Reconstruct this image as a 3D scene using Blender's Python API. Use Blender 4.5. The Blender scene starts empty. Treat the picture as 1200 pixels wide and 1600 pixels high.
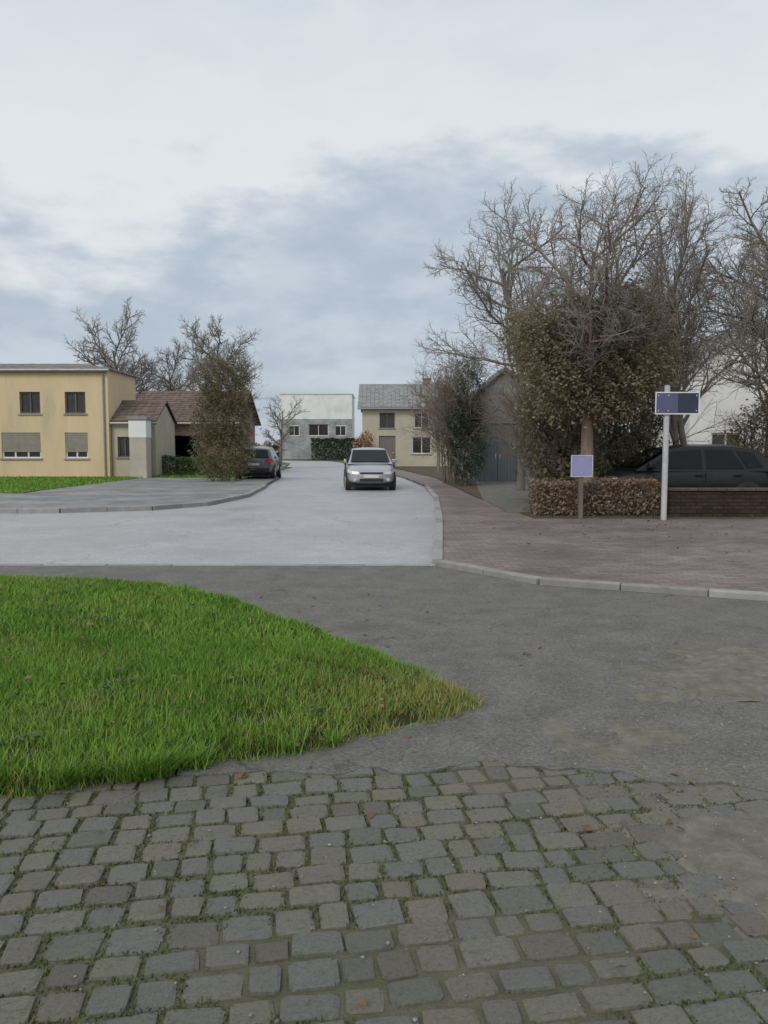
import bpy, bmesh, math, random
import numpy as np
from mathutils import Vector, Matrix, noise as mnoise

# ------------------------------------------------------------------ camera, sky, sun, exposure
SC = bpy.context.scene
COL = SC.collection
R = math.radians

cam_d = bpy.data.cameras.new("camera")
cam = bpy.data.objects.new("camera", cam_d)
COL.objects.link(cam)
cam.location = (0, 0, 1.5)
cam.rotation_euler = (R(90 - 4.64), 0, 0)
cam_d.sensor_fit = 'VERTICAL'
cam_d.sensor_height = 36.0
cam_d.lens = 36.0 * 1232 / 1600
cam_d.clip_start = 0.05
cam_d.clip_end = 3000
SC.camera = cam

SUN_EL, SUN_AZ = 40, 207          # azimuth clockwise from the view direction
w = bpy.data.worlds.new("World")
SC.world = w
w.use_nodes = True
NT = w.node_tree
NT.nodes.clear()


def wn(t, **k):
    n = NT.nodes.new(t)
    for a, v in k.items():
        setattr(n, a, v)
    return n


def wl(a, b):
    NT.links.new(a, b)


def wmath(op, a, b=None, c=None, clamp=False):
    n = wn('ShaderNodeMath', operation=op, use_clamp=clamp)
    for i, v in enumerate((a, b, c)):
        if v is None:
            continue
        if isinstance(v, (int, float)):
            n.inputs[i].default_value = v
        else:
            wl(v, n.inputs[i])
    return n.outputs[0]


def wmix(f, a, b):
    n = wn('ShaderNodeMix', data_type='RGBA')
    for i, v in ((0, f), (6, a), (7, b)):
        if isinstance(v, (int, float)):
            n.inputs[i].default_value = v
        elif isinstance(v, tuple):
            n.inputs[i].default_value = (*v, 1)
        else:
            wl(v, n.inputs[i])
    return n.outputs[2]


def wsmooth(v, lo, hi):
    n = wn('ShaderNodeMapRange', interpolation_type='SMOOTHSTEP')
    wl(v, n.inputs[0])
    n.inputs[1].default_value = lo
    n.inputs[2].default_value = hi
    return n.outputs[0]


out = wn('ShaderNodeOutputWorld')
bg = wn('ShaderNodeBackground')
bg.inputs[1].default_value = 0.1
sky = wn('ShaderNodeTexSky', sky_type='NISHITA')
sky.sun_disc = False
sky.sun_elevation = R(SUN_EL)
sky.sun_rotation = R(SUN_AZ)
sky.air_density = 1.0
sky.dust_density = 2.0
tc = wn('ShaderNodeTexCoord')
sep = wn('ShaderNodeSeparateXYZ')
wl(tc.outputs['Generated'], sep.inputs[0])
zz = sep.outputs[2]
# clouds: noise on the view direction, flattened towards the horizon as a cloud deck is
mp = wn('ShaderNodeMapping')
mp.inputs['Scale'].default_value = (2.6, 2.6, 6.5)
mp.inputs['Location'].default_value = (19.615, 13.61, -24.282)
wl(tc.outputs['Generated'], mp.inputs[0])
n1 = wn('ShaderNodeTexNoise')
n1.inputs['Scale'].default_value = 1.15
n1.inputs['Detail'].default_value = 7
n1.inputs['Roughness'].default_value = 0.52
wl(mp.outputs[0], n1.inputs['Vector'])
n2 = wn('ShaderNodeTexNoise')
n2.inputs['Scale'].default_value = 3.4
n2.inputs['Detail'].default_value = 6
n2.inputs['Roughness'].default_value = 0.55
wl(mp.outputs[0], n2.inputs['Vector'])
warp = wmath('ADD', wmath('MULTIPLY', wmath('SUBTRACT', n1.outputs[0], 0.5), 0.42),
             wmath('MULTIPLY', wmath('SUBTRACT', n2.outputs[0], 0.5), 0.16))
hgt = wmath('ADD', zz, warp)                       # ragged height of the low cloud bank
bank = wmath('SUBTRACT', 1.0, wsmooth(hgt, 0.21, 0.31))
rim = wmath('MULTIPLY', wsmooth(hgt, 0.22, 0.31), wmath('SUBTRACT', 1.0, wsmooth(hgt, 0.33, 0.52)))
bankcol = wmix(wsmooth(n2.outputs[0], 0.35, 0.68), (4.6, 5.35, 6.2), (5.8, 6.45, 7.2))
highcol = wmix(wsmooth(n1.outputs[0], 0.32, 0.66), (5.85, 6.65, 7.5), (7.1, 7.6, 8.2))
c = wmix(wmath('MULTIPLY', rim, 0.75), highcol, (8.35, 8.55, 8.75))
c = wmix(bank, c, bankcol)
hz = wmath('SUBTRACT', 1.0, wsmooth(zz, 0.0, 0.10))
c = wmix(wmath('MULTIPLY', hz, 0.35), c, (4.6, 4.9, 5.2))
c = wmix(0.06, c, sky.outputs[0])
wl(c, bg.inputs[0])
wl(bg.outputs[0], out.inputs[0])

sun_d = bpy.data.lights.new("sun", 'SUN')
sun_d.energy = 1.5
sun_d.angle = R(24)
sun_d.color = (1.0, 0.95, 0.88)
sun = bpy.data.objects.new("sun", sun_d)
COL.objects.link(sun)
sd = Vector((math.sin(R(SUN_AZ)) * math.cos(R(SUN_EL)), math.cos(R(SUN_AZ)) * math.cos(R(SUN_EL)), math.sin(R(SUN_EL))))
sun.rotation_euler = sd.to_track_quat('Z', 'Y').to_euler()
sun.location = (20, -10, 30)

vs = SC.view_settings
vs.view_transform = 'Standard'
vs.look = 'None'
vs.gamma = 1
vs.exposure = 0.0
vs.use_curve_mapping = False
SC.render.engine = 'CYCLES'
SC.cycles.max_bounces = 6
SC.cycles.transparent_max_bounces = 8

rng = np.random.default_rng(7)
random.seed(7)


# ------------------------------------------------------------------ materials
def mat(name, c1, c2, scale=6, rough=0.85, bump=0.0, bscale=60, spec=0.4, island=0.0, objrand=0.0,
        detail=6, c3=None, s3=0.6, t3=(0.52, 0.66), r3=None, metallic=0.0, coat=0.0, bdist=0.01, stretch=None, trans=0.0, crack=0.0, palette=None):
    m = bpy.data.materials.new(name)
    m.use_nodes = True
    t = m.node_tree
    N, L = t.nodes, t.links
    b = N['Principled BSDF']
    b.inputs['Roughness'].default_value = rough
    b.inputs['Specular IOR Level'].default_value = spec
    b.inputs['Metallic'].default_value = metallic
    b.inputs['Coat Weight'].default_value = coat
    b.inputs['Coat Roughness'].default_value = 0.08
    co = N.new('ShaderNodeTexCoord').outputs['Object']
    if stretch:
        mpn = N.new('ShaderNodeMapping')
        mpn.inputs['Scale'].default_value = stretch
        L.new(co, mpn.inputs[0])
        co = mpn.outputs[0]
    oi = N.new('ShaderNodeObjectInfo')
    if objrand:
        add = N.new('ShaderNodeVectorMath')
        add.operation = 'MULTIPLY_ADD'
        comb = N.new('ShaderNodeCombineXYZ')
        for i in range(3):
            L.new(oi.outputs['Random'], comb.inputs[i])
        L.new(comb.outputs[0], add.inputs[0])
        add.inputs[1].default_value = (37, 53, 71)
        L.new(co, add.inputs[2])
        co = add.outputs[0]
    n = N.new('ShaderNodeTexNoise')
    n.inputs['Scale'].default_value = scale
    n.inputs['Detail'].default_value = detail
    n.inputs['Roughness'].default_value = 0.62
    L.new(co, n.inputs['Vector'])
    r = N.new('ShaderNodeMapRange')
    r.inputs[1].default_value = 0.32
    r.inputs[2].default_value = 0.68
    L.new(n.outputs[0], r.inputs[0])
    mx = N.new('ShaderNodeMix')
    mx.data_type = 'RGBA'
    L.new(r.outputs[0], mx.inputs[0])
    mx.inputs[6].default_value = (*c1, 1)
    mx.inputs[7].default_value = (*c2, 1)
    col = mx.outputs[2]
    if c3:
        n3 = N.new('ShaderNodeTexNoise')
        n3.inputs['Scale'].default_value = s3
        n3.inputs['Detail'].default_value = 8
        n3.inputs['Roughness'].default_value = 0.65
        L.new(co, n3.inputs['Vector'])
        r3n = N.new('ShaderNodeMapRange')
        r3n.inputs[1].default_value = t3[0]
        r3n.inputs[2].default_value = t3[1]
        L.new(n3.outputs[0], r3n.inputs[0])
        m3 = N.new('ShaderNodeMix')
        m3.data_type = 'RGBA'
        L.new(r3n.outputs[0], m3.inputs[0])
        L.new(col, m3.inputs[6])
        m3.inputs[7].default_value = (*c3, 1)
        col = m3.outputs[2]
        if r3 is not None:
            rr = N.new('ShaderNodeMix')
            L.new(r3n.outputs[0], rr.inputs[0])
            rr.inputs[2].default_value = rough
            rr.inputs[3].default_value = r3
            L.new(rr.outputs[0], b.inputs['Roughness'])
    if palette:
        rp = N.new('ShaderNodeValToRGB')
        rp.color_ramp.interpolation = 'CONSTANT'
        while len(rp.color_ramp.elements) < len(palette):
            rp.color_ramp.elements.new(0.5)
        for i_, p_ in enumerate(palette):
            rp.color_ramp.elements[i_].position = i_ / len(palette)
            rp.color_ramp.elements[i_].color = (*p_, 1)
        ad = N.new('ShaderNodeMath')
        ad.operation = 'ADD'
        L.new(oi.outputs['Random'], ad.inputs[0])
        L.new(N.new('ShaderNodeNewGeometry').outputs['Random Per Island'], ad.inputs[1])
        fr_ = N.new('ShaderNodeMath')
        fr_.operation = 'FRACT'
        L.new(ad.outputs[0], fr_.inputs[0])
        L.new(fr_.outputs[0], rp.inputs[0])
        mp_ = N.new('ShaderNodeMix')
        mp_.data_type = 'RGBA'
        mp_.blend_type = 'MULTIPLY'
        mp_.inputs[0].default_value = 1
        L.new(col, mp_.inputs[6])
        L.new(rp.outputs[0], mp_.inputs[7])
        col = mp_.outputs[2]
    if crack:
        # hairline cracks: edges of large warped cells
        nw = N.new('ShaderNodeTexNoise')
        nw.inputs['Scale'].default_value = 2.2
        nw.inputs['Detail'].default_value = 5
        L.new(co, nw.inputs['Vector'])
        va = N.new('ShaderNodeVectorMath')
        va.operation = 'MULTIPLY_ADD'
        L.new(nw.outputs['Color'], va.inputs[0])
        va.inputs[1].default_value = (0.9, 0.9, 0)
        L.new(co, va.inputs[2])
        vo = N.new('ShaderNodeTexVoronoi')
        vo.feature = 'DISTANCE_TO_EDGE'
        vo.voronoi_dimensions = '2D'
        vo.inputs['Scale'].default_value = crack
        L.new(va.outputs[0], vo.inputs['Vector'])
        cr = N.new('ShaderNodeMapRange')
        cr.inputs[1].default_value = 0.0
        cr.inputs[2].default_value = 0.006
        cr.inputs[3].default_value = 0.55
        cr.inputs[4].default_value = 0.0
        L.new(vo.outputs['Distance'], cr.inputs[0])
        mc = N.new('ShaderNodeMix')
        mc.data_type = 'RGBA'
        L.new(cr.outputs[0], mc.inputs[0])
        L.new(col, mc.inputs[6])
        mc.inputs[7].default_value = (0.05, 0.05, 0.04, 1)
        col = mc.outputs[2]
        # fine aggregate: single light and dark stones in the binder
        vg = N.new('ShaderNodeTexVoronoi')
        vg.inputs['Scale'].default_value = 85
        L.new(co, vg.inputs['Vector'])
        sg = N.new('ShaderNodeSeparateColor')
        L.new(vg.outputs['Color'], sg.inputs[0])
        mg = N.new('ShaderNodeMapRange')
        mg.inputs[3].default_value = 0.72
        mg.inputs[4].default_value = 1.28
        L.new(sg.outputs[0], mg.inputs[0])
        vm2 = N.new('ShaderNodeVectorMath')
        vm2.operation = 'SCALE'
        L.new(col, vm2.inputs[0])
        L.new(mg.outputs[0], vm2.inputs['Scale'])
        col = vm2.outputs[0]
    for amount, src in ((island, 'island'), (objrand, 'obj')):
        if not amount:
            continue
        if src == 'island':
            s = N.new('ShaderNodeNewGeometry').outputs['Random Per Island']
        else:
            s = oi.outputs['Random']
        mr = N.new('ShaderNodeMapRange')
        mr.inputs[3].default_value = 1 - amount
        mr.inputs[4].default_value = 1 + amount
        L.new(s, mr.inputs[0])
        vm = N.new('ShaderNodeVectorMath')
        vm.operation = 'SCALE'
        L.new(col, vm.inputs[0])
        L.new(mr.outputs[0], vm.inputs['Scale'])
        col = vm.outputs[0]
    L.new(col, b.inputs['Base Color'])
    if trans:
        tr = N.new('ShaderNodeBsdfTranslucent')
        ms = N.new('ShaderNodeMixShader')
        ms.inputs[0].default_value = trans
        L.new(col, tr.inputs[0])
        L.new(b.outputs[0], ms.inputs[1])
        L.new(tr.outputs[0], ms.inputs[2])
        L.new(ms.outputs[0], N['Material Output'].inputs['Surface'])
    if bump:
        nb = N.new('ShaderNodeTexNoise')
        nb.inputs['Scale'].default_value = bscale
        nb.inputs['Detail'].default_value = 5
        nb.inputs['Roughness'].default_value = 0.6
        L.new(co, nb.inputs['Vector'])
        bp = N.new('ShaderNodeBump')
        bp.inputs['Strength'].default_value = bump
        bp.inputs['Distance'].default_value = bdist
        L.new(nb.outputs[0], bp.inputs['Height'])
        L.new(bp.outputs[0], b.inputs['Normal'])
    return m


def brick_mat(name, c1, c2, mortar, bw, bh, scale=1.0, rough=0.8, swap=None, c3=None, rot=0):
    m = bpy.data.materials.new(name)
    m.use_nodes = True
    N, L = m.node_tree.nodes, m.node_tree.links
    b = N['Principled BSDF']
    b.inputs['Roughness'].default_value = rough
    b.inputs['Specular IOR Level'].default_value = 0.45
    tcn = N.new('ShaderNodeTexCoord')
    mpn = N.new('ShaderNodeMapping')
    if swap:
        mpn.inputs['Rotation'].default_value = swap
    L.new(tcn.outputs['Object'], mpn.inputs[0])
    bt = N.new('ShaderNodeTexBrick')
    bt.inputs['Color1'].default_value = (*c1, 1)
    bt.inputs['Color2'].default_value = (*c2, 1)
    bt.inputs['Mortar'].default_value = (*mortar, 1)
    bt.inputs['Scale'].default_value = 1
    bt.inputs['Brick Width'].default_value = bw
    bt.inputs['Row Height'].default_value = bh
    bt.inputs['Mortar Size'].default_value = 0.008
    L.new(mpn.outputs[0], bt.inputs['Vector'])
    n = N.new('ShaderNodeTexNoise')
    n.inputs['Scale'].default_value = 0.7
    n.inputs['Detail'].default_value = 8
    L.new(tcn.outputs['Object'], n.inputs['Vector'])
    r = N.new('ShaderNodeMapRange')
    r.inputs[1].default_value = 0.35
    r.inputs[2].default_value = 0.7
    r.inputs[3].default_value = 0.75
    r.inputs[4].default_value = 1.3
    L.new(n.outputs[0], r.inputs[0])
    vm = N.new('ShaderNodeVectorMath')
    vm.operation = 'SCALE'
    L.new(bt.outputs[0], vm.inputs[0])
    L.new(r.outputs[0], vm.inputs['Scale'])
    L.new(vm.outputs[0], b.inputs['Base Color'])
    bp = N.new('ShaderNodeBump')
    bp.inputs['Strength'].default_value = 0.5
    bp.inputs['Distance'].default_value = 0.006
    L.new(bt.outputs['Fac'], bp.inputs['Height'])
    bp.invert = True
    L.new(bp.outputs[0], b.inputs['Normal'])
    return m


M = {}
M['ground'] = mat('soil_and_grass', (0.055, 0.075, 0.03), (0.10, 0.11, 0.05), 0.8, 0.95, 0.6, 25)
M['road'] = mat('damp_worn_asphalt', (0.345, 0.335, 0.338), (0.42, 0.41, 0.412), 2.2, 0.5, 0.45, 120, 0.5,
                c3=(0.295, 0.286, 0.292), s3=0.5, t3=(0.42, 0.68), r3=0.38, bdist=0.005, crack=0.28)
M['lane'] = mat('old_grey_asphalt', (0.118, 0.114, 0.101), (0.178, 0.172, 0.153), 3.0, 0.82, 0.9, 140, 0.35,
                c3=(0.165, 0.154, 0.128), s3=0.9, t3=(0.5, 0.72), bdist=0.008, crack=0.45)
M['redpave'] = brick_mat('red_brick_paving', (0.165, 0.118, 0.110), (0.24, 0.185, 0.177), (0.12, 0.11, 0.105), 0.21, 0.105, rough=0.62)
M['greypave'] = brick_mat('grey_slab_paving', (0.20, 0.20, 0.195), (0.25, 0.245, 0.235), (0.11, 0.11, 0.105), 0.4, 0.4, rough=0.7)
M['kerb'] = mat('kerb_concrete', (0.24, 0.235, 0.22), (0.33, 0.32, 0.305), 5, 0.8, 0.5, 70, objrand=0.18)
M['bed'] = mat('mossy_joint_dirt', (0.095, 0.094, 0.06), (0.145, 0.134, 0.098), 9, 0.97, 1.0, 90, 0.2, c3=(0.085, 0.10, 0.046), s3=2.2)
M['sett'] = mat('weathered_sett_stone', (0.170, 0.167, 0.142), (0.248, 0.243, 0.216), 16, 0.82, 0.9, 80, 0.3, island=0.04, objrand=0.08,
                c3=(0.122, 0.122, 0.084), s3=6, t3=(0.52, 0.76), bdist=0.008,
                palette=[(1, 1, 1), (1.05, .99, .90), (.90, .93, .96), (1.0, 1.0, .90), (.92, .88, .84), (1.12, 1.10, 1.06), (.97, 1.0, 1.0), (.86, .88, .84)])
M['sand'] = mat('washed_sand', (0.18, 0.167, 0.132), (0.255, 0.237, 0.192), 18, 0.95, 1.0, 120, 0.2, c3=(0.14, 0.132, 0.105), s3=7, t3=(0.42, 0.66))
M['pebble'] = mat('pebble_stone', (0.17, 0.16, 0.14), (0.3, 0.28, 0.25), 20, 0.85, 0.4, 80, island=0.35)
M['grass'] = mat('grass_blade', (0.105, 0.225, 0.022), (0.205, 0.35, 0.048), 1.7, 0.6, spec=0.3, island=0.35, trans=0.3, c3=(0.215, 0.305, 0.066), s3=0.9, t3=(0.54, 0.74))
M['drygrass'] = mat('dry_grass_blade', (0.33, 0.30, 0.11), (0.26, 0.27, 0.075), 3, 0.75, spec=0.25, island=0.3, trans=0.25)
M['moss'] = mat('moss_tuft', (0.07, 0.088, 0.032), (0.10, 0.118, 0.048), 20, 0.95, spec=0.1, island=0.3)
M['verge'] = mat('verge_soil', (0.03, 0.042, 0.015), (0.05, 0.046, 0.026), 5, 0.97, 0.9, 50, 0.2)
M['farverge'] = mat('far_mown_grass', (0.10, 0.175, 0.035), (0.14, 0.22, 0.05), 1.5, 0.9, 0.8, 40, 0.2, c3=(0.14, 0.15, 0.06), s3=0.5)
M['litter'] = mat('leaf_litter', (0.085, 0.062, 0.045), (0.13, 0.095, 0.07), 12, 0.95, 0.9, 60, 0.2, c3=(0.06, 0.065, 0.035), s3=1.1)
M['deadleaf'] = mat('fallen_brown_leaf', (0.13, 0.075, 0.035), (0.19, 0.125, 0.07), 9, 0.75, spec=0.3, island=0.4)
M['bark'] = mat('rough_grey_bark', (0.15, 0.132, 0.11), (0.24, 0.215, 0.185), 12, 0.92, 0.9, 30, 0.2, stretch=(1, 1, 0.25), bdist=0.03)
M['redbark'] = mat('reddish_bark', (0.19, 0.14, 0.11), (0.28, 0.215, 0.175), 12, 0.9, 0.9, 30, 0.2, stretch=(1, 1, 0.25), bdist=0.03)
M['twig'] = mat('bare_twig', (0.20, 0.178, 0.152), (0.33, 0.30, 0.262), 2.2, 0.9, spec=0.2)
M['browntwig'] = mat('brown_shrub_twig', (0.15, 0.118, 0.092), (0.21, 0.17, 0.135), 6, 0.9, spec=0.2)
M['olive'] = mat('olive_evergreen_leaf', (0.235, 0.208, 0.13), (0.33, 0.285, 0.185), 1.4, 0.65, spec=0.3, island=0.35, trans=0.5)
M['ivy'] = mat('ivy_leaf', (0.21, 0.205, 0.112), (0.285, 0.27, 0.155), 1.6, 0.6, spec=0.3, island=0.35, trans=0.5)
M['dkgreen'] = mat('dark_evergreen_leaf', (0.045, 0.065, 0.042), (0.075, 0.095, 0.06), 1.6, 0.55, spec=0.35, island=0.4, trans=0.2)
M['thuja'] = mat('thuja_spray', (0.18, 0.165, 0.09), (0.24, 0.222, 0.122), 1.5, 0.75, spec=0.2, island=0.35, trans=0.42)
M['hedgegreen'] = mat('clipped_hedge_leaf', (0.08, 0.13, 0.045), (0.12, 0.175, 0.065), 2, 0.6, spec=0.35, island=0.4, trans=0.25)
M['beech'] = mat('brown_beech_leaf', (0.235, 0.168, 0.12), (0.32, 0.238, 0.175), 3, 0.75, spec=0.25, island=0.35, trans=0.35)
M['rust'] = mat('rust_coloured_leaf', (0.36, 0.19, 0.09), (0.5, 0.3, 0.16), 3, 0.75, spec=0.25, island=0.3)
M['ochre'] = mat('ochre_render', (0.61, 0.475, 0.30), (0.70, 0.555, 0.365), 1.6, 0.9, 0.35, 40, 0.2, c3=(0.52, 0.425, 0.295), s3=0.8, stretch=(1, 1, 0.22))
M['tan'] = mat('tan_render', (0.42, 0.385, 0.30), (0.50, 0.46, 0.37), 1.0, 0.9, 0.3, 40, 0.2)
M['beige'] = mat('beige_render', (0.42, 0.385, 0.32), (0.50, 0.46, 0.39), 1.4, 0.9, 0.3, 40, 0.2)
M['white'] = mat('white_render', (0.68, 0.69, 0.67), (0.80, 0.80, 0.78), 0.9, 0.88, 0.25, 40, 0.2, c3=(0.60, 0.61, 0.59), s3=0.4)
M['greystone'] = brick_mat('grey_stone_cladding', (0.27, 0.28, 0.285), (0.35, 0.355, 0.36), (0.2, 0.2, 0.2), 0.5, 0.22, swap=(R(90), 0, 0))
M['greyrender'] = mat('grey_render', (0.22, 0.225, 0.215), (0.30, 0.305, 0.29), 1.1, 0.9, 0.3, 40, 0.2)
M['redbrickwall'] = brick_mat('red_brick_far', (0.23, 0.125, 0.10), (0.31, 0.18, 0.145), (0.3, 0.27, 0.25), 0.22, 0.075, swap=(R(90), 0, 0))
M['tile'] = mat('brown_roof_tile', (0.135, 0.10, 0.082), (0.19, 0.145, 0.12), 4, 0.85, 0.3, 40, 0.2, island=0.15)
M['greytile'] = mat('grey_roof_tile', (0.27, 0.255, 0.24), (0.36, 0.34, 0.32), 4, 0.8, 0.3, 40, 0.3, island=0.12)
M['slate'] = mat('grey_slate', (0.22, 0.22, 0.215), (0.3, 0.3, 0.29), 4, 0.6, 0.3, 40, 0.4, island=0.12)
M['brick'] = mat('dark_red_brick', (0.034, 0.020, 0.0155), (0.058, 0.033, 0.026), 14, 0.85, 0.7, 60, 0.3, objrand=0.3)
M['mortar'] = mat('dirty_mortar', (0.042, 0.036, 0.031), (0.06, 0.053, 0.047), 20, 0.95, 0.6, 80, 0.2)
M['coping'] = mat('coping_stone', (0.07, 0.06, 0.052), (0.11, 0.095, 0.083), 9, 0.85, 0.6, 60, objrand=0.15)
M['frame'] = mat('white_window_frame', (0.62, 0.61, 0.58), (0.72, 0.71, 0.69), 3, 0.5)
M['dkframe'] = mat('brown_window_frame', (0.10, 0.075, 0.06), (0.14, 0.11, 0.09), 3, 0.55)
M['glass'] = mat('window_glass', (0.03, 0.028, 0.03), (0.055, 0.05, 0.052), 1.2, 0.06, spec=0.5)
M['carglass'] = mat('car_glass', (0.004, 0.0045, 0.005), (0.008, 0.009, 0.010), 2, 0.05, spec=0.3)
M['shutter'] = mat('taupe_shutter', (0.235, 0.21, 0.175), (0.30, 0.27, 0.23), 3, 0.6)
M['doorwood'] = mat('brown_door', (0.15, 0.12, 0.11), (0.20, 0.165, 0.15), 6, 0.6, stretch=(1, 1, 0.2))
M['teal'] = mat('teal_grey_door_paint', (0.125, 0.15, 0.155), (0.165, 0.19, 0.195), 2, 0.55)
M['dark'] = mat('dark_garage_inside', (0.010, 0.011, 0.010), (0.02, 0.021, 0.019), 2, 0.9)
M['silverpaint'] = mat('silver_car_paint', (0.36, 0.37, 0.39), (0.42, 0.43, 0.45), 2, 0.35, metallic=0.3, coat=0.6)
M['greypaint'] = mat('dark_grey_car_paint', (0.12, 0.122, 0.13), (0.14, 0.142, 0.15), 2, 0.35, metallic=0.2, coat=0.5)
M['blackpaint'] = mat('black_car_paint', (0.010, 0.0095, 0.009), (0.016, 0.015, 0.014), 2, 0.4, spec=0.3, coat=0.12)
M['tyre'] = mat('tyre_rubber', (0.015, 0.015, 0.016), (0.03, 0.03, 0.03), 10, 0.85)
M['rim'] = mat('alloy_rim', (0.35, 0.35, 0.36), (0.45, 0.45, 0.46), 4, 0.35, metallic=0.8)
M['plastic'] = mat('black_plastic', (0.02, 0.02, 0.021), (0.035, 0.035, 0.036), 5, 0.6)
M['redlamp'] = mat('red_tail_lamp', (0.28, 0.018, 0.015), (0.4, 0.03, 0.02), 4, 0.15)
M['lamp'] = mat('clear_headlamp', (0.5, 0.5, 0.52), (0.65, 0.65, 0.66), 4, 0.1)
M['plate'] = mat('pale_number_plate', (0.6, 0.6, 0.56), (0.68, 0.68, 0.64), 4, 0.4)
M['zinc'] = mat('galvanised_steel', (0.46, 0.46, 0.45), (0.56, 0.56, 0.55), 14, 0.5, 0.15, 60, metallic=0.15, c3=(0.40, 0.40, 0.39), s3=3)
M['signblue'] = mat('blue_sign_enamel', (0.034, 0.040, 0.072), (0.044, 0.050, 0.086), 3, 0.4)
M['signlight'] = mat('pale_blue_sign', (0.25, 0.255, 0.44), (0.30, 0.305, 0.50), 3, 0.4)
M['signmid'] = mat('mid_blue_sign', (0.095, 0.098, 0.185), (0.115, 0.118, 0.215), 3, 0.4)
M['signwhite'] = mat('white_sign_enamel', (0.66, 0.67, 0.70), (0.74, 0.75, 0.78), 3, 0.4)
M['wood'] = mat('weathered_timber', (0.12, 0.095, 0.075), (0.19, 0.155, 0.125), 8, 0.85, 0.6, 30, stretch=(1, 1, 0.15))
M['gutter'] = mat('zinc_gutter', (0.25, 0.25, 0.25), (0.33, 0.33, 0.33), 6, 0.5, metallic=0.4)


# ------------------------------------------------------------------ helpers
def tag(o, label=None, cat=None, group=None, kind=None):
    if label:
        o['label'] = label
    if cat:
        o['category'] = cat
    if group:
        o['group'] = group
    if kind:
        o['kind'] = kind
    return o


def empty(name, loc, rz=0.0):
    o = bpy.data.objects.new(name, None)
    o.empty_display_size = 0.3
    COL.objects.link(o)
    o.location = loc
    o.rotation_euler = (0, 0, rz)
    return o


def link_mesh(name, me, m, parent=None, smooth=False):
    if m is not None:
        me.materials.append(m)
    o = bpy.data.objects.new(name, me)
    COL.objects.link(o)
    if parent is not None:
        o.parent = parent
    if smooth and len(me.polygons):
        me.polygons.foreach_set('use_smooth', np.ones(len(me.polygons), bool))
    return o


def np_mesh(name, V, F):
    """V (n,3), F (m,k) all faces with k corners"""
    me = bpy.data.meshes.new(name)
    V = np.asarray(V, np.float32)
    F = np.asarray(F, np.int32)
    me.vertices.add(len(V))
    me.vertices.foreach_set('co', V.ravel())
    k = F.shape[1]
    me.loops.add(F.size)
    me.loops.foreach_set('vertex_index', F.ravel())
    me.polygons.add(len(F))
    me.polygons.foreach_set('loop_start', np.arange(0, F.size, k, dtype=np.int32))
    me.polygons.foreach_set('loop_total', np.full(len(F), k, np.int32))
    me.update(calc_edges=True)
    return me


class MB:
    def __init__(s):
        s.v, s.f = [], []

    def add(s, vs_, fs_):
        b = len(s.v)
        s.v += [tuple(p) for p in vs_]
        s.f += [tuple(b + i for i in f) for f in fs_]
        return s

    def box(s, x0, x1, y0, y1, z0, z1):
        return s.add([(x0, y0, z0), (x1, y0, z0), (x1, y1, z0), (x0, y1, z0), (x0, y0, z1), (x1, y0, z1), (x1, y1, z1), (x0, y1, z1)],
                     [(0, 3, 2, 1), (4, 5, 6, 7), (0, 1, 5, 4), (1, 2, 6, 5), (2, 3, 7, 6), (3, 0, 4, 7)])

    def slab(s, pts, z0, z1):
        n = len(pts)
        area = sum(pts[i][0] * pts[(i + 1) % n][1] - pts[(i + 1) % n][0] * pts[i][1] for i in range(n))
        if area < 0:
            pts = pts[::-1]
        return s.add([(x, y, z0) for x, y in pts] + [(x, y, z1) for x, y in pts],
                     [tuple(range(n, 2 * n)), tuple(range(n - 1, -1, -1))] + [(i, (i + 1) % n, n + (i + 1) % n, n + i) for i in range(n)])

    def prism_y(s, pts, y0, y1):
        """outline in x,z extruded along y"""
        n = len(pts)
        area = sum(pts[i][0] * pts[(i + 1) % n][1] - pts[(i + 1) % n][0] * pts[i][1] for i in range(n))
        if area < 0:
            pts = pts[::-1]
        return s.add([(x, y0, z) for x, z in pts] + [(x, y1, z) for x, z in pts],
                     [tuple(range(n)), tuple(range(2 * n - 1, n - 1, -1))] + [(i, n + i, n + (i + 1) % n, (i + 1) % n) for i in range(n)])

    def cyl(s, p0, p1, r0, r1=None, n=12):
        r1 = r0 if r1 is None else r1
        p0, p1 = Vector(p0), Vector(p1)
        d = (p1 - p0).normalized()
        a = d.cross(Vector((0, 0, 1)) if abs(d.z) < 0.9 else Vector((1, 0, 0))).normalized()
        b = d.cross(a)
        vs_ = []
        for p, r in ((p0, r0), (p1, r1)):
            for i in range(n):
                t = 2 * math.pi * i / n
                vs_.append(p + a * (r * math.cos(t)) + b * (r * math.sin(t)))
        return s.add(vs_, [tuple(range(n))[::-1], tuple(range(n, 2 * n))] + [(i, (i + 1) % n, n + (i + 1) % n, n + i) for i in range(n)])

    def build(s, name, m, parent=None, bevel=0.0, smooth=False, recalc=True):
        me = bpy.data.meshes.new(name)
        me.from_pydata(s.v, [], s.f)
        bm = bmesh.new()
        bm.from_mesh(me)
        if recalc:
            bmesh.ops.recalc_face_normals(bm, faces=bm.faces)
        if bevel:
            bmesh.ops.bevel(bm, geom=[e for e in bm.edges if len(e.link_faces) == 2 and e.calc_face_angle(0) > 0.5], offset=bevel,
                            segments=2, affect='EDGES', profile=0.5)
        bm.to_mesh(me)
        bm.free()
        return link_mesh(name, me, m, parent, smooth)


def copy_tree(o, parent=None):
    c_ = o.copy()
    COL.objects.link(c_)
    if parent is not None:
        c_.parent = parent
    for ch in list(o.children):
        copy_tree(ch, c_)
    return c_


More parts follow.
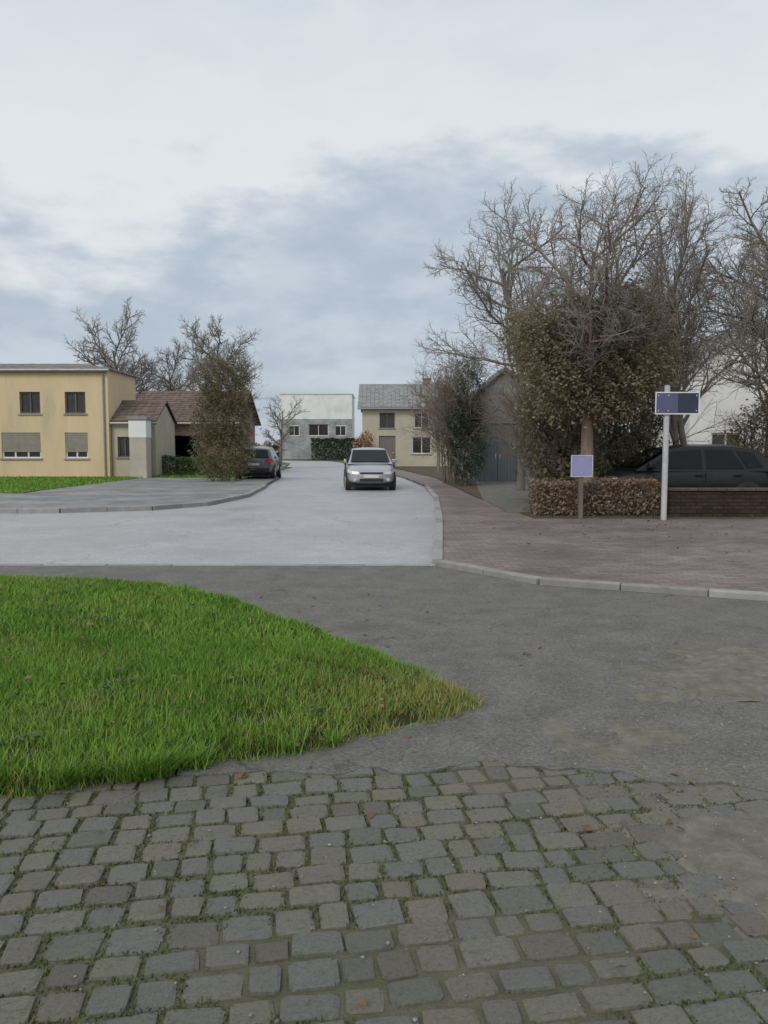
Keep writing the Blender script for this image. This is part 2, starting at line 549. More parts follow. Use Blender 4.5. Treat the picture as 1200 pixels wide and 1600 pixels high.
def in_poly(pts, X, Y):
    inside = np.zeros(X.shape, bool)
    n = len(pts)
    j = n - 1
    for i in range(n):
        xi, yi = pts[i]
        xj, yj = pts[j]
        cnd = ((yi > Y) != (yj > Y)) & (X < (xj - xi) * (Y - yi) / (yj - yi + 1e-12) + xi)
        inside ^= cnd
        j = i
    return inside


def dist_poly(pts, X, Y):
    d = np.full(X.shape, 1e9)
    n = len(pts)
    for i in range(n):
        ax, ay = pts[i]
        bx, by = pts[(i + 1) % n]
        vx, vy = bx - ax, by - ay
        t = np.clip(((X - ax) * vx + (Y - ay) * vy) / (vx * vx + vy * vy + 1e-12), 0, 1)
        d = np.minimum(d, np.hypot(X - ax - t * vx, Y - ay - t * vy))
    return d


# ------------------------------------------------------------------ ground, road, lane, pavements
MB().add([(-900, -300, -0.07), (900, -300, -0.07), (900, 1500, -0.07), (-900, 1500, -0.07)], [(0, 1, 2, 3)]).build('ground', M['ground'], recalc=False)
tag(bpy.data.objects['ground'], kind='structure')

ROAD = [(-70, 10.0), (0.66, 10.0), (1.1, 16), (1.5, 23), (1.6, 30), (0.9, 40), (-0.8, 52), (-2.8, 66), (-4.3, 80), (-6.2, 90), (-14, 97), (-40, 100),
        (-40, 94), (-16, 91), (-10.8, 85), (-9.2, 78), (-8.0, 66), (-6.8, 52), (-5.2, 40), (-4.5, 30), (-4.15, 24), (-4.6, 20.5), (-5.6, 19.0), (-7.5, 18.2), (-70, 17.8)]
tag(MB().slab(ROAD, -0.2, 0.0).build('road', M['road']), kind='structure')

SETT_EDGE = [(-9, 2.7), (-1.6, 3.45), (-0.6, 3.62), (0.3, 3.72), (1.1, 3.62), (2.0, 3.30), (4.5, 2.3), (9, 0.2)]
RAG = []
for (ax, ay), (bx, by) in zip(SETT_EDGE[1:-1], SETT_EDGE[2:]):
    nn = max(2, int(math.hypot(bx - ax, by - ay) / 0.045))
    for i_ in range(nn):
        x_ = ax + (bx - ax) * i_ / nn
        RAG.append((x_, ay + (by - ay) * i_ / nn - 0.05 + 0.16 * mnoise.fractal(Vector((x_ * 1.9, 4.2, 0.5)), 1, 2, 5)))
RAG = RAG[::-1]
LANE = [(-70, 9.97), (0.66, 9.97), (1.7, 8.6), (4.05, 7.52), (14, 2.8), (40, -14), (30, -22)] + [(9, 0.1)] + RAG + [(-2.2, 3.6), (-2.2, 7.2), (-4.8, 8.6), (-70, 8.7)]
tag(MB().slab(LANE, -0.2, 0.004).build('lane', M['lane']), kind='structure')

BED = [(x, y + 0.25) for x, y in SETT_EDGE] + [(9, -3), (-9, -3)]
cobbles = MB().slab(BED, -0.2, -0.0125).build('cobbled_pavement', M['bed'])
tag(cobbles, kind='structure')

# red brick corner pavement with kerb stones
RED = [(0.72, 10.0), (1.75, 8.65), (4.1, 7.6), (14, 2.9), (40, -13.8), (60, -10), (60, 16.2), (3.1, 16.2), (2.7, 23), (2.5, 38), (1.2, 52), (-1.2, 66), (-2.7, 66), (-0.7, 52), (1.0, 40), (1.7, 30), (1.6, 23), (1.2, 16)]
red = MB().slab(RED, -0.2, 0.05).build('red_pavement', M['redpave'])
tag(red, kind='structure')


def kerb_line(pts, step, wdt, z0, z1, parent, m, name='kerb_stone', side=1):
    me_cache = {}
    for (ax, ay), (bx, by) in zip(pts[:-1], pts[1:]):
        L_ = math.hypot(bx - ax, by - ay)
        n = max(1, round(L_ / step))
        ln = L_ / n
        key = round(ln, 3)
        if key not in me_cache:
            o0 = MB().box(-ln / 2 + 0.004, ln / 2 - 0.004, -wdt / 2, wdt / 2, z0, z1).build(name, m, parent, bevel=0.012)
            me_cache[key] = o0.data
            first = o0
        else:
            first = None
        ang = math.atan2(by - ay, bx - ax)
        for i in range(n):
            t = (i + 0.5) / n
            o = first if (first is not None and i == 0) else bpy.data.objects.new(name, me_cache[key])
            if not (first is not None and i == 0):
                COL.objects.link(o)
                o.parent = parent
            o.location = (ax + (bx - ax) * t, ay + (by - ay) * t, random.uniform(-0.004, 0.004))
            o.rotation_euler = (0, 0, ang + random.uniform(-0.006, 0.006))


kerb_line([(8.0, 5.71), (4.08, 7.57), (1.73, 8.62), (0.72, 9.97)], 1.0, 0.14, -0.15, 0.075, red, M['kerb'])
kerb_line([(0.69, 10.1), (1.13, 16), (1.53, 23), (1.62, 30)], 1.0, 0.14, -0.15, 0.085, red, M['kerb'])

kerb_line([(-11, 10.03), (0.6, 10.03)], 0.8, 0.13, -0.15, 0.012, bpy.data.objects['lane'], M['kerb'], 'channel_stone')

# far pavement along the other side of the crossing road, grass verge and driveways behind
FARP = [(-70, 17.86), (-7.5, 18.26), (-5.7, 19.06), (-4.7, 20.5), (-4.25, 24), (-4.6, 30), (-5.3, 40), (-6.9, 52), (-8.1, 66), (-9.6, 66), (-8.2, 52), (-6.6, 40), (-6.0, 30), (-5.9, 24), (-6.3, 21.5), (-8, 20.2), (-70, 19.9)]
fp = MB().slab(FARP, -0.2, 0.09).build('far_pavement', M['greypave'])
tag(fp, kind='structure')
kerb_line([(-22, 17.95), (-7.5, 18.22), (-5.62, 19.03), (-4.63, 20.5), (-4.2, 24), (-4.52, 30)], 1.0, 0.15, -0.15, 0.11, fp, M['kerb'])
MB().slab([(-60, 19.95), (-8.0, 20.25), (-6.35, 21.55), (-5.95, 24), (-6.05, 30), (-6.65, 38), (-12.2, 38.2), (-11.6, 27), (-11.4, 25), (-60, 24.6)], -0.2, 0.07).build('driveway', M['greypave'])
tag(bpy.data.objects['driveway'], kind='structure')
MB().slab([(-60, 24.65), (-11.45, 25.05), (-11.65, 27), (-12.25, 38.2), (-12.3, 60), (-60, 60)], -0.2, 0.10).build('far_verge', M['farverge'])
tag(bpy.data.objects['far_verge'], kind='structure')
MB().slab([(-12.2, 38.3), (-6.7, 38.1), (-7, 60), (-12.2, 60)], -0.2, 0.06).build('front_lawn', M['farverge'])
tag(bpy.data.objects['front_lawn'], kind='structure')
MB().slab([(3.12, 16.3), (60, 16.3), (60, 70), (-1.0, 70), (1.3, 52), (2.55, 38), (2.75, 23)], -0.2, 0.065).build('plot_soil', M['litter'])
tag(bpy.data.objects['plot_soil'], kind='structure')
MB().slab([(2.8, 17.6), (3.6, 17.6), (4.6, 24), (6.3, 33.9), (3.9, 33.9), (2.77, 22)], -0.1, 0.075).build('gravel_drive', M['lane'])
tag(bpy.data.objects['gravel_drive'], kind='structure')

# ------------------------------------------------------------------ cobble setts, piece by piece
def sett_mesh(sd_):
    r_ = random.Random(sd_)
    V, F = [], []
    n = 4
    us = [-0.5, -0.40, 0.40, 0.5]
    for j in range(n):
        for i in range(n):
            u, v = us[i], us[j]
            edge = (i in (0, 3)) + (j in (0, 3))
            z = (0.0, -0.004, -0.013)[edge] + r_.uniform(-0.0035, 0.0035)
            k = r_.uniform(0.84, 0.97) if edge == 2 else 1.0
            V.append((u * k + r_.uniform(-.03, .03), v * k + r_.uniform(-.03, .03), z))
    for j in range(n - 1):
        for i in range(n - 1):
            F.append((j * n + i, j * n + i + 1, (j + 1) * n + i + 1, (j + 1) * n + i))
    ring = [0, 1, 2, 3, 7, 11, 15, 14, 13, 12, 8, 4]
    b = len(V)
    for i in ring:
        V.append((V[i][0] * 1.03, V[i][1] * 1.03, -0.075))
    m_ = len(ring)
    for a in range(m_):
        F.append((ring[a], b + a, b + (a + 1) % m_, ring[(a + 1) % m_]))
    return V, [f if k_ < 9 else f for k_, f in enumerate(F)]


PROTO = [sett_mesh(100 + i) for i in range(10)]
PMESH = []
for i, (V, F) in enumerate(PROTO):
    me = bpy.data.meshes.new('sett')
    me.from_pydata(V, [], F)
    me.materials.append(M['sett'])
    PMESH.append(me)

VERGE0 = [(0.64, 4.52), (0.42, 4.28), (0.1, 4.06), (-0.4, 3.78), (-0.9, 3.56), (-1.2, 3.4), (-1.75, 3.26), (-4, 2.95), (-9, 2.45), (-9, 9.0), (-4.6, 8.85), (-3.1, 8.55), (-1.9, 8.05), (-1.4, 7.5), (-1.03, 6.95), (-0.52, 6.2), (0.06, 5.5), (0.36, 5.05), (0.56, 4.75)]
VERGE = []
for (ax, ay), (bx, by) in zip(VERGE0, VERGE0[1:] + VERGE0[:1]):
    nn = max(1, int(math.hypot(bx - ax, by - ay) / 0.09)) if max(ax, bx) > -5 else 1
    for i_ in range(nn):
        x_, y_ = ax + (bx - ax) * i_ / nn, ay + (by - ay) * i_ / nn
        q_ = Vector((x_ * 2.2, y_ * 2.2, 8.1))
        VERGE.append((x_ + 0.07 * mnoise.fractal(q_, 1, 2, 4), y_ + 0.09 * mnoise.fractal(q_ + Vector((9, 3, 1)), 1, 2, 4)))

setts = []
ang0 = R(9)
ca, sa = math.cos(ang0), math.sin(ang0)
yy = -4.0
row = 0
while yy < 9:
    ph = random.uniform(0.108, 0.150)
    xx = -10 + random.uniform(0, 0.2)
    while xx < 10:
        wd = random.uniform(0.105, 0.195)
        u, v = xx + wd / 2, yy + ph / 2 + 0.02 * math.sin(xx * 1.7 + row * 0.4) + random.uniform(-0.008, 0.008)
        setts.append((u * ca - v * sa, u * sa + v * ca, wd, ph))
        xx += wd
    yy += ph
    row += 1
A = np.array(setts)
keep = in_poly(BED, A[:, 0], A[:, 1]) & (np.abs(A[:, 0]) < 5.5) & (A[:, 1] > 0.4) & ~(in_poly(VERGE, A[:, 0], A[:, 1]) & (dist_poly(VERGE, A[:, 0], A[:, 1]) > 0.07))
edge_d = dist_poly(BED, A[:, 0], A[:, 1])
keep &= (edge_d > 0.06)
A = A[keep]
# how large each shows: in frame first, nearest first
pz = A[:, 1] * math.cos(R(4.64)) + 1.5 * math.sin(R(4.64))
px = A[:, 0] / pz * 1232
py = (1.5 * math.cos(R(4.64)) - A[:, 1] * math.sin(R(4.64))) / pz * 1232
vis = (np.abs(px) < 640) & (py < 840)
order = np.lexsort((A[:, 1], ~vis))
bigV, bigF = [], []
for rank, idx in enumerate(order):
    x, y, wd, ph = A[idx]
    k = random.randrange(10)
    zr = -0.002 + random.uniform(-0.006, 0.005)
    rz = ang0 + random.uniform(-0.09, 0.09) + (math.pi if random.random() < .5 else 0)
    tx, ty = random.uniform(-0.03, 0.03), random.uniform(-0.03, 0.03)
    sx, sy = wd - random.uniform(0.010, 0.026), ph - random.uniform(0.010, 0.024)
    if rank < 295 and vis[idx]:
        o = bpy.data.objects.new('sett', PMESH[k])
        COL.objects.link(o)
        o.parent = cobbles
        o.location = (x, y, zr)
        o.rotation_euler = (tx, ty, rz)
        o.scale = (sx, sy, 1)
    else:
        mt = Matrix.Translation((x, y, zr)) @ Matrix.Rotation(rz, 4, 'Z') @ Matrix.Diagonal((sx, sy, 1, 1))
        V, F = PROTO[k]
        b = len(bigV)
        bigV += [tuple(mt @ Vector(p)) for p in V]
        bigF += [tuple(b + i for i in f) for f in F]
me = bpy.data.meshes.new('sett_field')
me.from_pydata(bigV, [], bigF)
tag(link_mesh('sett_field', me, M['sett'], cobbles), kind='stuff')

# moss tufts in the joints, pebbles and sand washed up along the edge
def blades(P, h, wdt, lean, seed, bend=0.4):
    """P (n,3): three-triangle curved blades"""
    g = np.random.default_rng(seed)
    n = len(P)
    a = g.uniform(0, 2 * np.pi, n)
    hh = h * g.uniform(0.55, 1.25, n)
    ww = wdt * g.uniform(0.7, 1.3, n)
    ln = lean * g.uniform(0.1, 1.4, n) * hh
    d = np.stack([np.cos(a), np.sin(a), np.zeros(n)], 1)
    s = np.stack([-np.sin(a), np.cos(a), np.zeros(n)], 1)
    up = np.array([0, 0, 1.0])
    b0 = P - s * (ww / 2)[:, None]
    b1 = P + s * (ww / 2)[:, None]
    mid = P + d * (ln * bend)[:, None] + up * (hh * 0.6)[:, None]
    m0 = mid - s * (ww * 0.4)[:, None]
    m1 = mid + s * (ww * 0.4)[:, None]
    tip = P + d * ln[:, None] + up * hh[:, None]
    V = np.stack([b0, b1, m1, m0, tip], 1).reshape(-1, 3)
    i = np.arange(n)[:, None] * 5
    F = np.concatenate([i + [[0, 1, 2]], i + [[0, 2, 3]], i + [[3, 2, 4]]], 0)
    return V, F


g = np.random.default_rng(11)
n = 110000
X = g.uniform(-3.2, 3.4, n)
Y = g.uniform(1.5, 3.75, n)
ok = in_poly(BED, X, Y) & ~in_poly(VERGE, X, Y)
# keep only points that fall in a joint
U = X * ca + Y * sa
W_ = -X * sa + Y * ca
grid = {}
for idx in range(len(A)):
    x, y, wd, ph = A[idx]
    grid.setdefault((int(x * 4) , int(y * 4)), []).append(idx)
P = []
for i in np.nonzero(ok)[0]:
    x, y = X[i], Y[i]
    gx, gy = int(x * 4), int(y * 4)
    hit = False
    for ax in (-1, 0, 1):
        for ay in (-1, 0, 1):
            for idx in grid.get((gx + ax, gy + ay), ()):
                dx, dy = x - A[idx, 0], y - A[idx, 1]
                if abs(dx * ca + dy * sa) < A[idx, 2] / 2 - 0.016 and abs(-dx * sa + dy * ca) < A[idx, 3] / 2 - 0.014:
                    hit = True
                    break
            if hit:
                break
        if hit:
            break
    if not hit and mnoise.noise(Vector((x * 1.6, y * 1.6, 3))) > -0.22:
        P.append((x, y, -0.0135))
P = np.array(P)
V, F = blades(P, 0.013, 0.006, 0.9, 5)
tag(link_mesh('joint_moss', np_mesh('joint_moss', V, F), M['moss']), 'low moss and tiny weeds growing in the joints between the grey setts', 'moss', kind='stuff')


def stones(P, S, seed):
    g = np.random.default_rng(seed)
    base = np.array([(1, 0, 0), (-1, 0, 0), (0, 1, 0), (0, -1, 0), (0, 0, .7), (0, 0, -.7)], float)
    f = np.array([(0, 2, 4), (2, 1, 4), (1, 3, 4), (3, 0, 4), (2, 0, 5), (1, 2, 5), (3, 1, 5), (0, 3, 5)])
    n = len(P)
    V = base[None] * (S[:, None, None] * g.uniform(0.6, 1.3, (n, 6, 1)))
    a = g.uniform(0, 6.28, n)
    c_, s_ = np.cos(a)[:, None], np.sin(a)[:, None]
    x, y = V[..., 0] * c_ - V[..., 1] * s_, V[..., 0] * s_ + V[..., 1] * c_
    V = np.stack([x, y, V[..., 2]], -1) + P[:, None]
    F = (np.arange(n)[:, None, None] * 6 + f[None]).reshape(-1, 3)
    return V.reshape(-1, 3), F


def sand_patch(pts, z, seed, amp=0.012):
    """a thin ragged lens of sand"""
    bm = bmesh.new()
    xs = [p[0] for p in pts]
    ys = [p[1] for p in pts]
    st = 0.03
    nx, ny = int((max(xs) - min(xs)) / st) + 2, int((max(ys) - min(ys)) / st) + 2
    gx = min(xs) + np.arange(nx) * st
    gy = min(ys) + np.arange(ny) * st
    XX, YY = np.meshgrid(gx, gy)
    ins = in_poly(pts, XX, YY)
    d = dist_poly(pts, XX, YY) * np.where(ins, 1, -1)
    V, F = [], []
    for j in range(ny):
        for i in range(nx):
            x, y = gx[i], gy[j]
            q = d[j, i] * 0.03 - 0.002 + amp * 1.2 * mnoise.fractal(Vector((x * 3.6, y * 3.6, seed)), 0.7, 2, 6)
            V.append((x, y, z + max(-0.03, min(q, amp))))
    for j in range(ny - 1):
        for i in range(nx - 1):
            F.append((j * nx + i, j * nx + i + 1, (j + 1) * nx + i + 1, (j + 1) * nx + i))
    return np.array(V), np.array(F)


sandV, sandF = [], []
off = 0
for k_, (pts, z) in enumerate([([(1.5, 4.6), (2.1, 4.55), (3.4, 4.7), (3.4, 5.7), (2.4, 5.95), (1.9, 5.5)], 0.0032),
                               ([(0.7, 3.75), (1.3, 3.65), (1.7, 3.9), (1.3, 4.25), (0.85, 4.2)], 0.0015),
                               ([(0.8, 2.7), (1.2, 2.1), (2.6, 2.0), (2.9, 3.2), (1.6, 3.6), (0.9, 3.4)], -0.0105)]):
    v_, f_ = sand_patch(pts, z, 5 + k_ * 3)
    sandV.append(v_)
    sandF.append(f_ + off)
    off += len(v_)
tag(link_mesh('washed_sand', np_mesh('washed_sand', np.concatenate(sandV), np.concatenate(sandF)), M['sand'], None, True),
    'pale tan sand washed over the setts and lane on the right', 'sand', kind='stuff')

g = np.random.default_rng(21)
n = 3600
X = np.concatenate([g.normal(1.9, 0.7, n // 2), g.uniform(-2.2, 3.2, n - n // 2)])
Y = np.concatenate([g.normal(3.7, 0.9, n // 2), g.uniform(1.7, 7.5, n - n // 2)])
ok = ~in_poly(VERGE, X, Y)
S = 0.003 + 0.006 * g.power(0.35, n)
V, F = stones(np.stack([X, Y, 0.001 + S * 0.3], 1)[ok], S[ok], 22)
tag(link_mesh('loose_gravel', np_mesh('loose_gravel', V, F), M['pebble']), 'loose gravel and grit scattered on the setts and the lane', 'gravel', kind='stuff')

# ------------------------------------------------------------------ grass verge in front
def verge_height(X, Y):
    d = dist_poly(VERGE, X, Y)
    t = np.clip(d / 0.15, 0, 1)
    h = 0.085 * t * t * (3 - 2 * t) + 0.05 * np.clip(d / 1.2, 0, 1)
    # the mound thins out at the tip
    tip = np.clip((0.9 - X) / 1.3, 0.18, 1)
    return h * tip + 0.004


st = 0.035
gx = np.arange(-6.6, 0.85, st)
gy = np.arange(2.6, 9.7, st)
XX, YY = np.meshgrid(gx, gy)
ins = in_poly(VERGE, XX, YY)
ZZ = np.where(ins, verge_height(XX, YY) - 0.03, -0.03 - 0.6 * np.minimum(dist_poly(VERGE, XX, YY), .1))
ZZ = ZZ + np.where(ins, 0.02, 0) * np.sin(XX * 7.3 + 1.7 * np.sin(YY * 5)) * np.sin(YY * 6.1) * np.clip(dist_poly(VERGE, XX, YY) * 5, 0, 1)
nx, ny = len(gx), len(gy)
idx = np.arange(nx * ny).reshape(ny, nx)
near = ins.copy()
near[:, 1:] |= ins[:, :-1]
near[:, :-1] |= ins[:, 1:]
near[1:] |= ins[:-1]
near[:-1] |= ins[1:]
q = near[:-1, :-1] & near[1:, :-1] & near[:-1, 1:] & near[1:, 1:]
F = np.stack([idx[:-1, :-1], idx[:-1, 1:], idx[1:, 1:], idx[1:, :-1]], -1)[q]
tag(link_mesh('verge', np_mesh('verge', np.stack([XX, YY, ZZ], -1).reshape(-1, 3), F), M['verge'], None, True), kind='structure')

g = np.random.default_rng(3)


def grass_points(n, y0, y1, x0=-6.0):
    X = g.uniform(x0, 0.85, n)
    Y = g.uniform(y0, y1, n)
    ok = in_poly(VERGE, X, Y)
    X, Y = X[ok], Y[ok]
    return np.stack([X, Y, verge_height(X, Y) - 0.035], 1)


P1 = np.concatenate([grass_points(130000, 2.6, 5.6, -4.2), grass_points(90000, 5.6, 9.6)])
d = dist_poly(VERGE, P1[:, 0], P1[:, 1])
pn = np.sin(P1[:, 0] * 3.1 + 2 * np.sin(P1[:, 1] * 2.3)) * np.sin(P1[:, 1] * 3.7 + P1[:, 0])
dry_p = np.clip(0.035 + 0.85 * np.clip((P1[:, 0] + 0.9) / 1.4, 0, 1) * np.clip((5.4 - P1[:, 1]) / 0.8, 0, 1) + 0.14 * (pn > 0.45) + 0.25 * (d < 0.12) * (P1[:, 1] < 5), 0, 0.8)
thin = g.uniform(0, 1, len(P1)) < np.where((d < 0.16) & (P1[:, 1] < 5) & (P1[:, 0] < 0.2), 0.72, 1.0)
dry = g.uniform(0, 1, len(P1)) < dry_p
far = P1[:, 1] > 5.6
bare = (np.sin(P1[:, 0] * 4.3 + 1.3 * np.sin(P1[:, 1] * 5.1)) * np.sin(P1[:, 1] * 6.3 + 2 * np.sin(P1[:, 0] * 2.2)) > 0.80) & (P1[:, 1] < 5.2)
thin &= ~(bare & (g.uniform(0, 1, len(P1)) < 0.75))
for nm, sel, m_, lb in (('grass', thin & ~dry, 'grass', 'short green grass of the wedge shaped verge beside the setts'),
                        ('dry_grass', thin & dry, 'drygrass', 'yellowed dry grass mixed into the verge towards its tip')):
    v1, f1 = blades(P1[sel & ~far], 0.062, 0.0055, 0.9, 31)
    v2, f2 = blades(P1[sel & far], 0.065, 0.009, 0.9, 32)
    tag(link_mesh(nm, np_mesh(nm, np.concatenate([v1, v2]), np.concatenate([f1, f2 + len(v1)])), M[m_]), lb, 'grass', kind='stuff')

g = np.random.default_rng(35)
tuf = []
for _ in range(46):
    t_ = g.uniform(0.25, 1)
    q_ = int(t_ * 7)
    ax, ay = VERGE0[1 + q_]
    bx, by = VERGE0[2 + q_]
    u_ = t_ * 7 - q_
    cx_, cy_ = ax + (bx - ax) * u_ + g.normal(0, .03), ay + (by - ay) * u_ + abs(g.normal(0, .06)) + .02
    k_ = int(g.integers(40, 110))
    tuf.append(np.stack([cx_ + g.normal(0, .03, k_), cy_ + g.normal(0, .025, k_), np.full(k_, .01)], 1))
V, F = blades(np.concatenate(tuf), 0.10, 0.0055, 1.3, 36, .55)
tag(link_mesh('grass_tufts', np_mesh('grass_tufts', V, F), M['grass']), 'longer grass tufts hanging over the front edge of the verge', 'grass', kind='stuff')

# coarse tufts over the far verge and lawn
g = np.random.default_rng(41)
X = np.concatenate([g.uniform(-26, -11.5, 26000), g.uniform(-12, -7, 9000)])
Y = np.concatenate([g.uniform(24.8, 37.8, 26000), g.uniform(38.4, 46, 9000)])
V, F = blades(np.stack([X, Y, np.full(len(X), 0.06)], 1), 0.11, 0.035, 0.8, 42)
tag(link_mesh('far_grass', np_mesh('far_grass', V, F), M['grass']), 'mown grass in front of the ochre house', 'grass', kind='stuff')


# ------------------------------------------------------------------ trees and shrubs
def tubes(S, n=3):
    """S rows: p0(3) p1(3) r0 r1"""
    S = np.asarray(S, float)
    p0, p1, r0, r1 = S[:, 0:3], S[:, 3:6], S[:, 6], S[:, 7]
    d = p1 - p0
    d /= np.linalg.norm(d, axis=1, keepdims=True) + 1e-9
    ref = np.where(np.abs(d[:, 2:3]) < 0.9, np.array([[0, 0, 1.0]]), np.array([[1.0, 0, 0]]))
    a = np.cross(d, ref)
    a /= np.linalg.norm(a, axis=1, keepdims=True) + 1e-9
    b = np.cross(d, a)
    t = np.arange(n) * 2 * np.pi / n
    ring = a[:, None] * np.cos(t)[None, :, None] + b[:, None] * np.sin(t)[None, :, None]
    V = np.concatenate([p0[:, None] + ring * r0[:, None, None], p1[:, None] + ring * r1[:, None, None]], 1)
    i = np.arange(n)
    f = np.stack([i, (i + 1) % n, n + (i + 1) % n, n + i], 1)
    F = (np.arange(len(S))[:, None, None] * 2 * n + f[None]).reshape(-1, 4)
    return V.reshape(-1, 3), F


def grow(r_, p, d, length, rad, lvl, cfg, out_):
    nseg = cfg['seg'][lvl]
    kids = cfg['kids'][lvl] if lvl < len(cfg['kids']) else 0
    pts = [p]
    rr = [rad]
    for i in range(nseg):
        d = (d + Vector((r_.gauss(0, 1), r_.gauss(0, 1), r_.gauss(0, 1))) * cfg['wob'] * (0.5 if lvl == 0 else 1) + Vector((0, 0, cfg['up'][lvl]))).normalized()
        q = p + d * (length / nseg)
        r1 = rad * (1 - (i + 1) / nseg * (1 - cfg['tip'][lvl]))
        out_.append((*p, *q, rr[-1], r1, lvl))
        p = q
        pts.append(p)
        rr.append(r1)
    for k in range(kids):
        t = cfg['start'][lvl] + (1 - cfg['start'][lvl]) * ((k + r_.random()) / kids)
        fi = t * nseg
        i = min(int(fi), nseg - 1)
        q = pts[i].lerp(pts[i + 1], fi - i)
        dd = (pts[i + 1] - pts[i]).normalized()
        az = k * 2.4 + r_.uniform(-.6, .6)
        a = dd.cross(Vector((0.3, 0.2, 1)) if abs(dd.z) < 0.95 else Vector((1, 0, 0))).normalized()
        b = dd.cross(a)
        sp = R(cfg['spread'][lvl] * r_.uniform(0.7, 1.25))
        nd = dd * math.cos(sp) + (a * math.cos(az) + b * math.sin(az)) * math.sin(sp)
        ln = length * cfg['ratio'][lvl] * (1 - cfg['short'] * t) * r_.uniform(0.75, 1.2)
        grow(r_, q, nd, ln, max(cfg['minr'], min(rr[i] * 0.72, rad * cfg['rr'][lvl])), lvl + 1, cfg, out_)


BARE = dict(seg=[6, 5, 4, 3, 2], kids=[9, 7, 6, 4], wob=0.16, up=[0.05, 0.10, 0.06, 0.03, 0.0], tip=[0.35, 0.3, 0.35, 0.5, 0.6], start=[0.28, 0.2, 0.15, 0.1],
            spread=[48, 46, 45, 42], ratio=[0.62, 0.55, 0.55, 0.55], rr=[0.45, 0.42, 0.45, 0.6], short=0.45, minr=0.004)


def bare_tree(name, loc, height, rad, seed, label, cat='tree', group=None, cfg=None, bark='bark', twig='twig', trunk_len=0.72, stems=1, lean=0.0, thick=1.0, rz=0.0, ivy=None):
    cfg = dict(BARE, **(cfg or {}))
    r_ = random.Random(seed)
    root = empty(name, loc, rz)
    tag(root, label, cat, group)
    segs = []
    for s_ in range(stems):
        az = s_ * 6.283 / stems + r_.uniform(-.4, .4)
        off_ = Vector((math.cos(az), math.sin(az), 0)) * (rad * 1.2 if stems > 1 else 0)
        d0 = Vector((math.cos(az) * lean, math.sin(az) * lean, 1)).normalized()
        grow(r_, off_ + Vector((0, 0, -0.1)), d0, height * trunk_len * (r_.uniform(.8, 1.05) if stems > 1 else 1), rad, 0, cfg, segs)
    S = np.array(segs)
    T = S[S[:, 8] <= 1]
    # root flare
    C = S[S[:, 8] >= 2]
    C = C.copy()
    C[:, 6:8] *= thick
    V, F = tubes(T, 8)
    link_mesh('trunk', np_mesh('trunk', V, F), M[bark], root, True)
    Cb, Cs = C[C[:, 8] == 2], C[C[:, 8] > 2]
    V1, F1 = tubes(Cb, 4)
    V2, F2 = tubes(Cs, 3)
    me1 = np_mesh('branches', V1, F1)
    br = link_mesh('crown', np_mesh('crown', np.concatenate([V1, V2]), np.concatenate([F1, F2 + len(V1)])), M[twig], root, True)
    bpy.data.meshes.remove(me1)
    if ivy:
        P_ = lump_points(ivy[0], ivy[1], seed + 5, 0.45, ragged=0.55)
        V, F = leaf_quads(P_, ivy[2], seed + 6, out=0.9)
        link_mesh('ivy', np_mesh('ivy', V, F), M[ivy[3]], root)
    return root


def leaf_quads(P, size, seed, flat=0.0, aspect=0.6, out=0.0):
    g = np.random.default_rng(seed)
    n = len(P)
    nrm = g.normal(0, 1, (n, 3))
    nrm[:, 2] = np.abs(nrm[:, 2]) + flat
    if out:
        o_ = P - P.mean(0) * np.array([1, 1, .55])
        nrm += out * o_ / (np.linalg.norm(o_, axis=1, keepdims=True) + 1e-6)
    nrm /= np.linalg.norm(nrm, axis=1, keepdims=True)
    a = np.cross(nrm, g.normal(0, 1, (n, 3)))
    a /= np.linalg.norm(a, axis=1, keepdims=True) + 1e-9
    b = np.cross(nrm, a)
    s = size * (0.35 + 0.95 * g.power(1.2, n))[:, None]
    V = np.stack([P - a * s * 0.5, P + b * s * aspect * 0.5 + nrm * s * .06, P + a * s * 0.5, P - b * s * aspect * 0.5 + nrm * s * .06], 1)
    F = np.arange(n * 4).reshape(n, 4)
    return V.reshape(-1, 3), F


def lump_points(lumps, per_m3, seed, shell=0.55, ragged=0.25):
    """points in ellipsoid lumps, denser near each lump's outside, with noisy gaps"""
    g = np.random.default_rng(seed)
    Ps = []
    for (cx, cy, cz, rx, ry, rz) in lumps:
        n = int(per_m3 * rx * ry * rz * 4.19)
        d = g.normal(0, 1, (n, 3))
        d /= np.linalg.norm(d, axis=1, keepdims=True)
        rr = (shell + (1 - shell) * g.uniform(0, 1, n)) * (1 + ragged * g.normal(0, 0.6, n) * 0.6)
        p = d * rr[:, None] * np.array([rx, ry, rz]) + np.array([cx, cy, cz])
        ph = np.array([cx * 3.1, cy * 1.7, cz * 2.3])
        nz = np.sin(p[:, 0] * 5.1 + ph[0]) * np.sin(p[:, 1] * 4.7 + ph[1]) * np.sin(p[:, 2] * 5.6 + ph[2]) + 0.6 * np.sin(p[:, 0] * 11 + p[:, 2] * 9)
        p = p[nz > -0.45]
        Ps.append(p[p[:, 2] > 0.02])
    return np.concatenate(Ps)


SHRUB = dict(seg=[4, 4, 3, 2], kids=[8, 7, 5], wob=0.2, up=[0.05, 0.08, 0.05, 0.0], tip=[0.3, 0.4, 0.5, 0.6], start=[0.15, 0.1, 0.1], spread=[35, 40, 45],
             ratio=[0.6, 0.55, 0.6], rr=[0.5, 0.5, 0.6], short=0.35, minr=0.004)


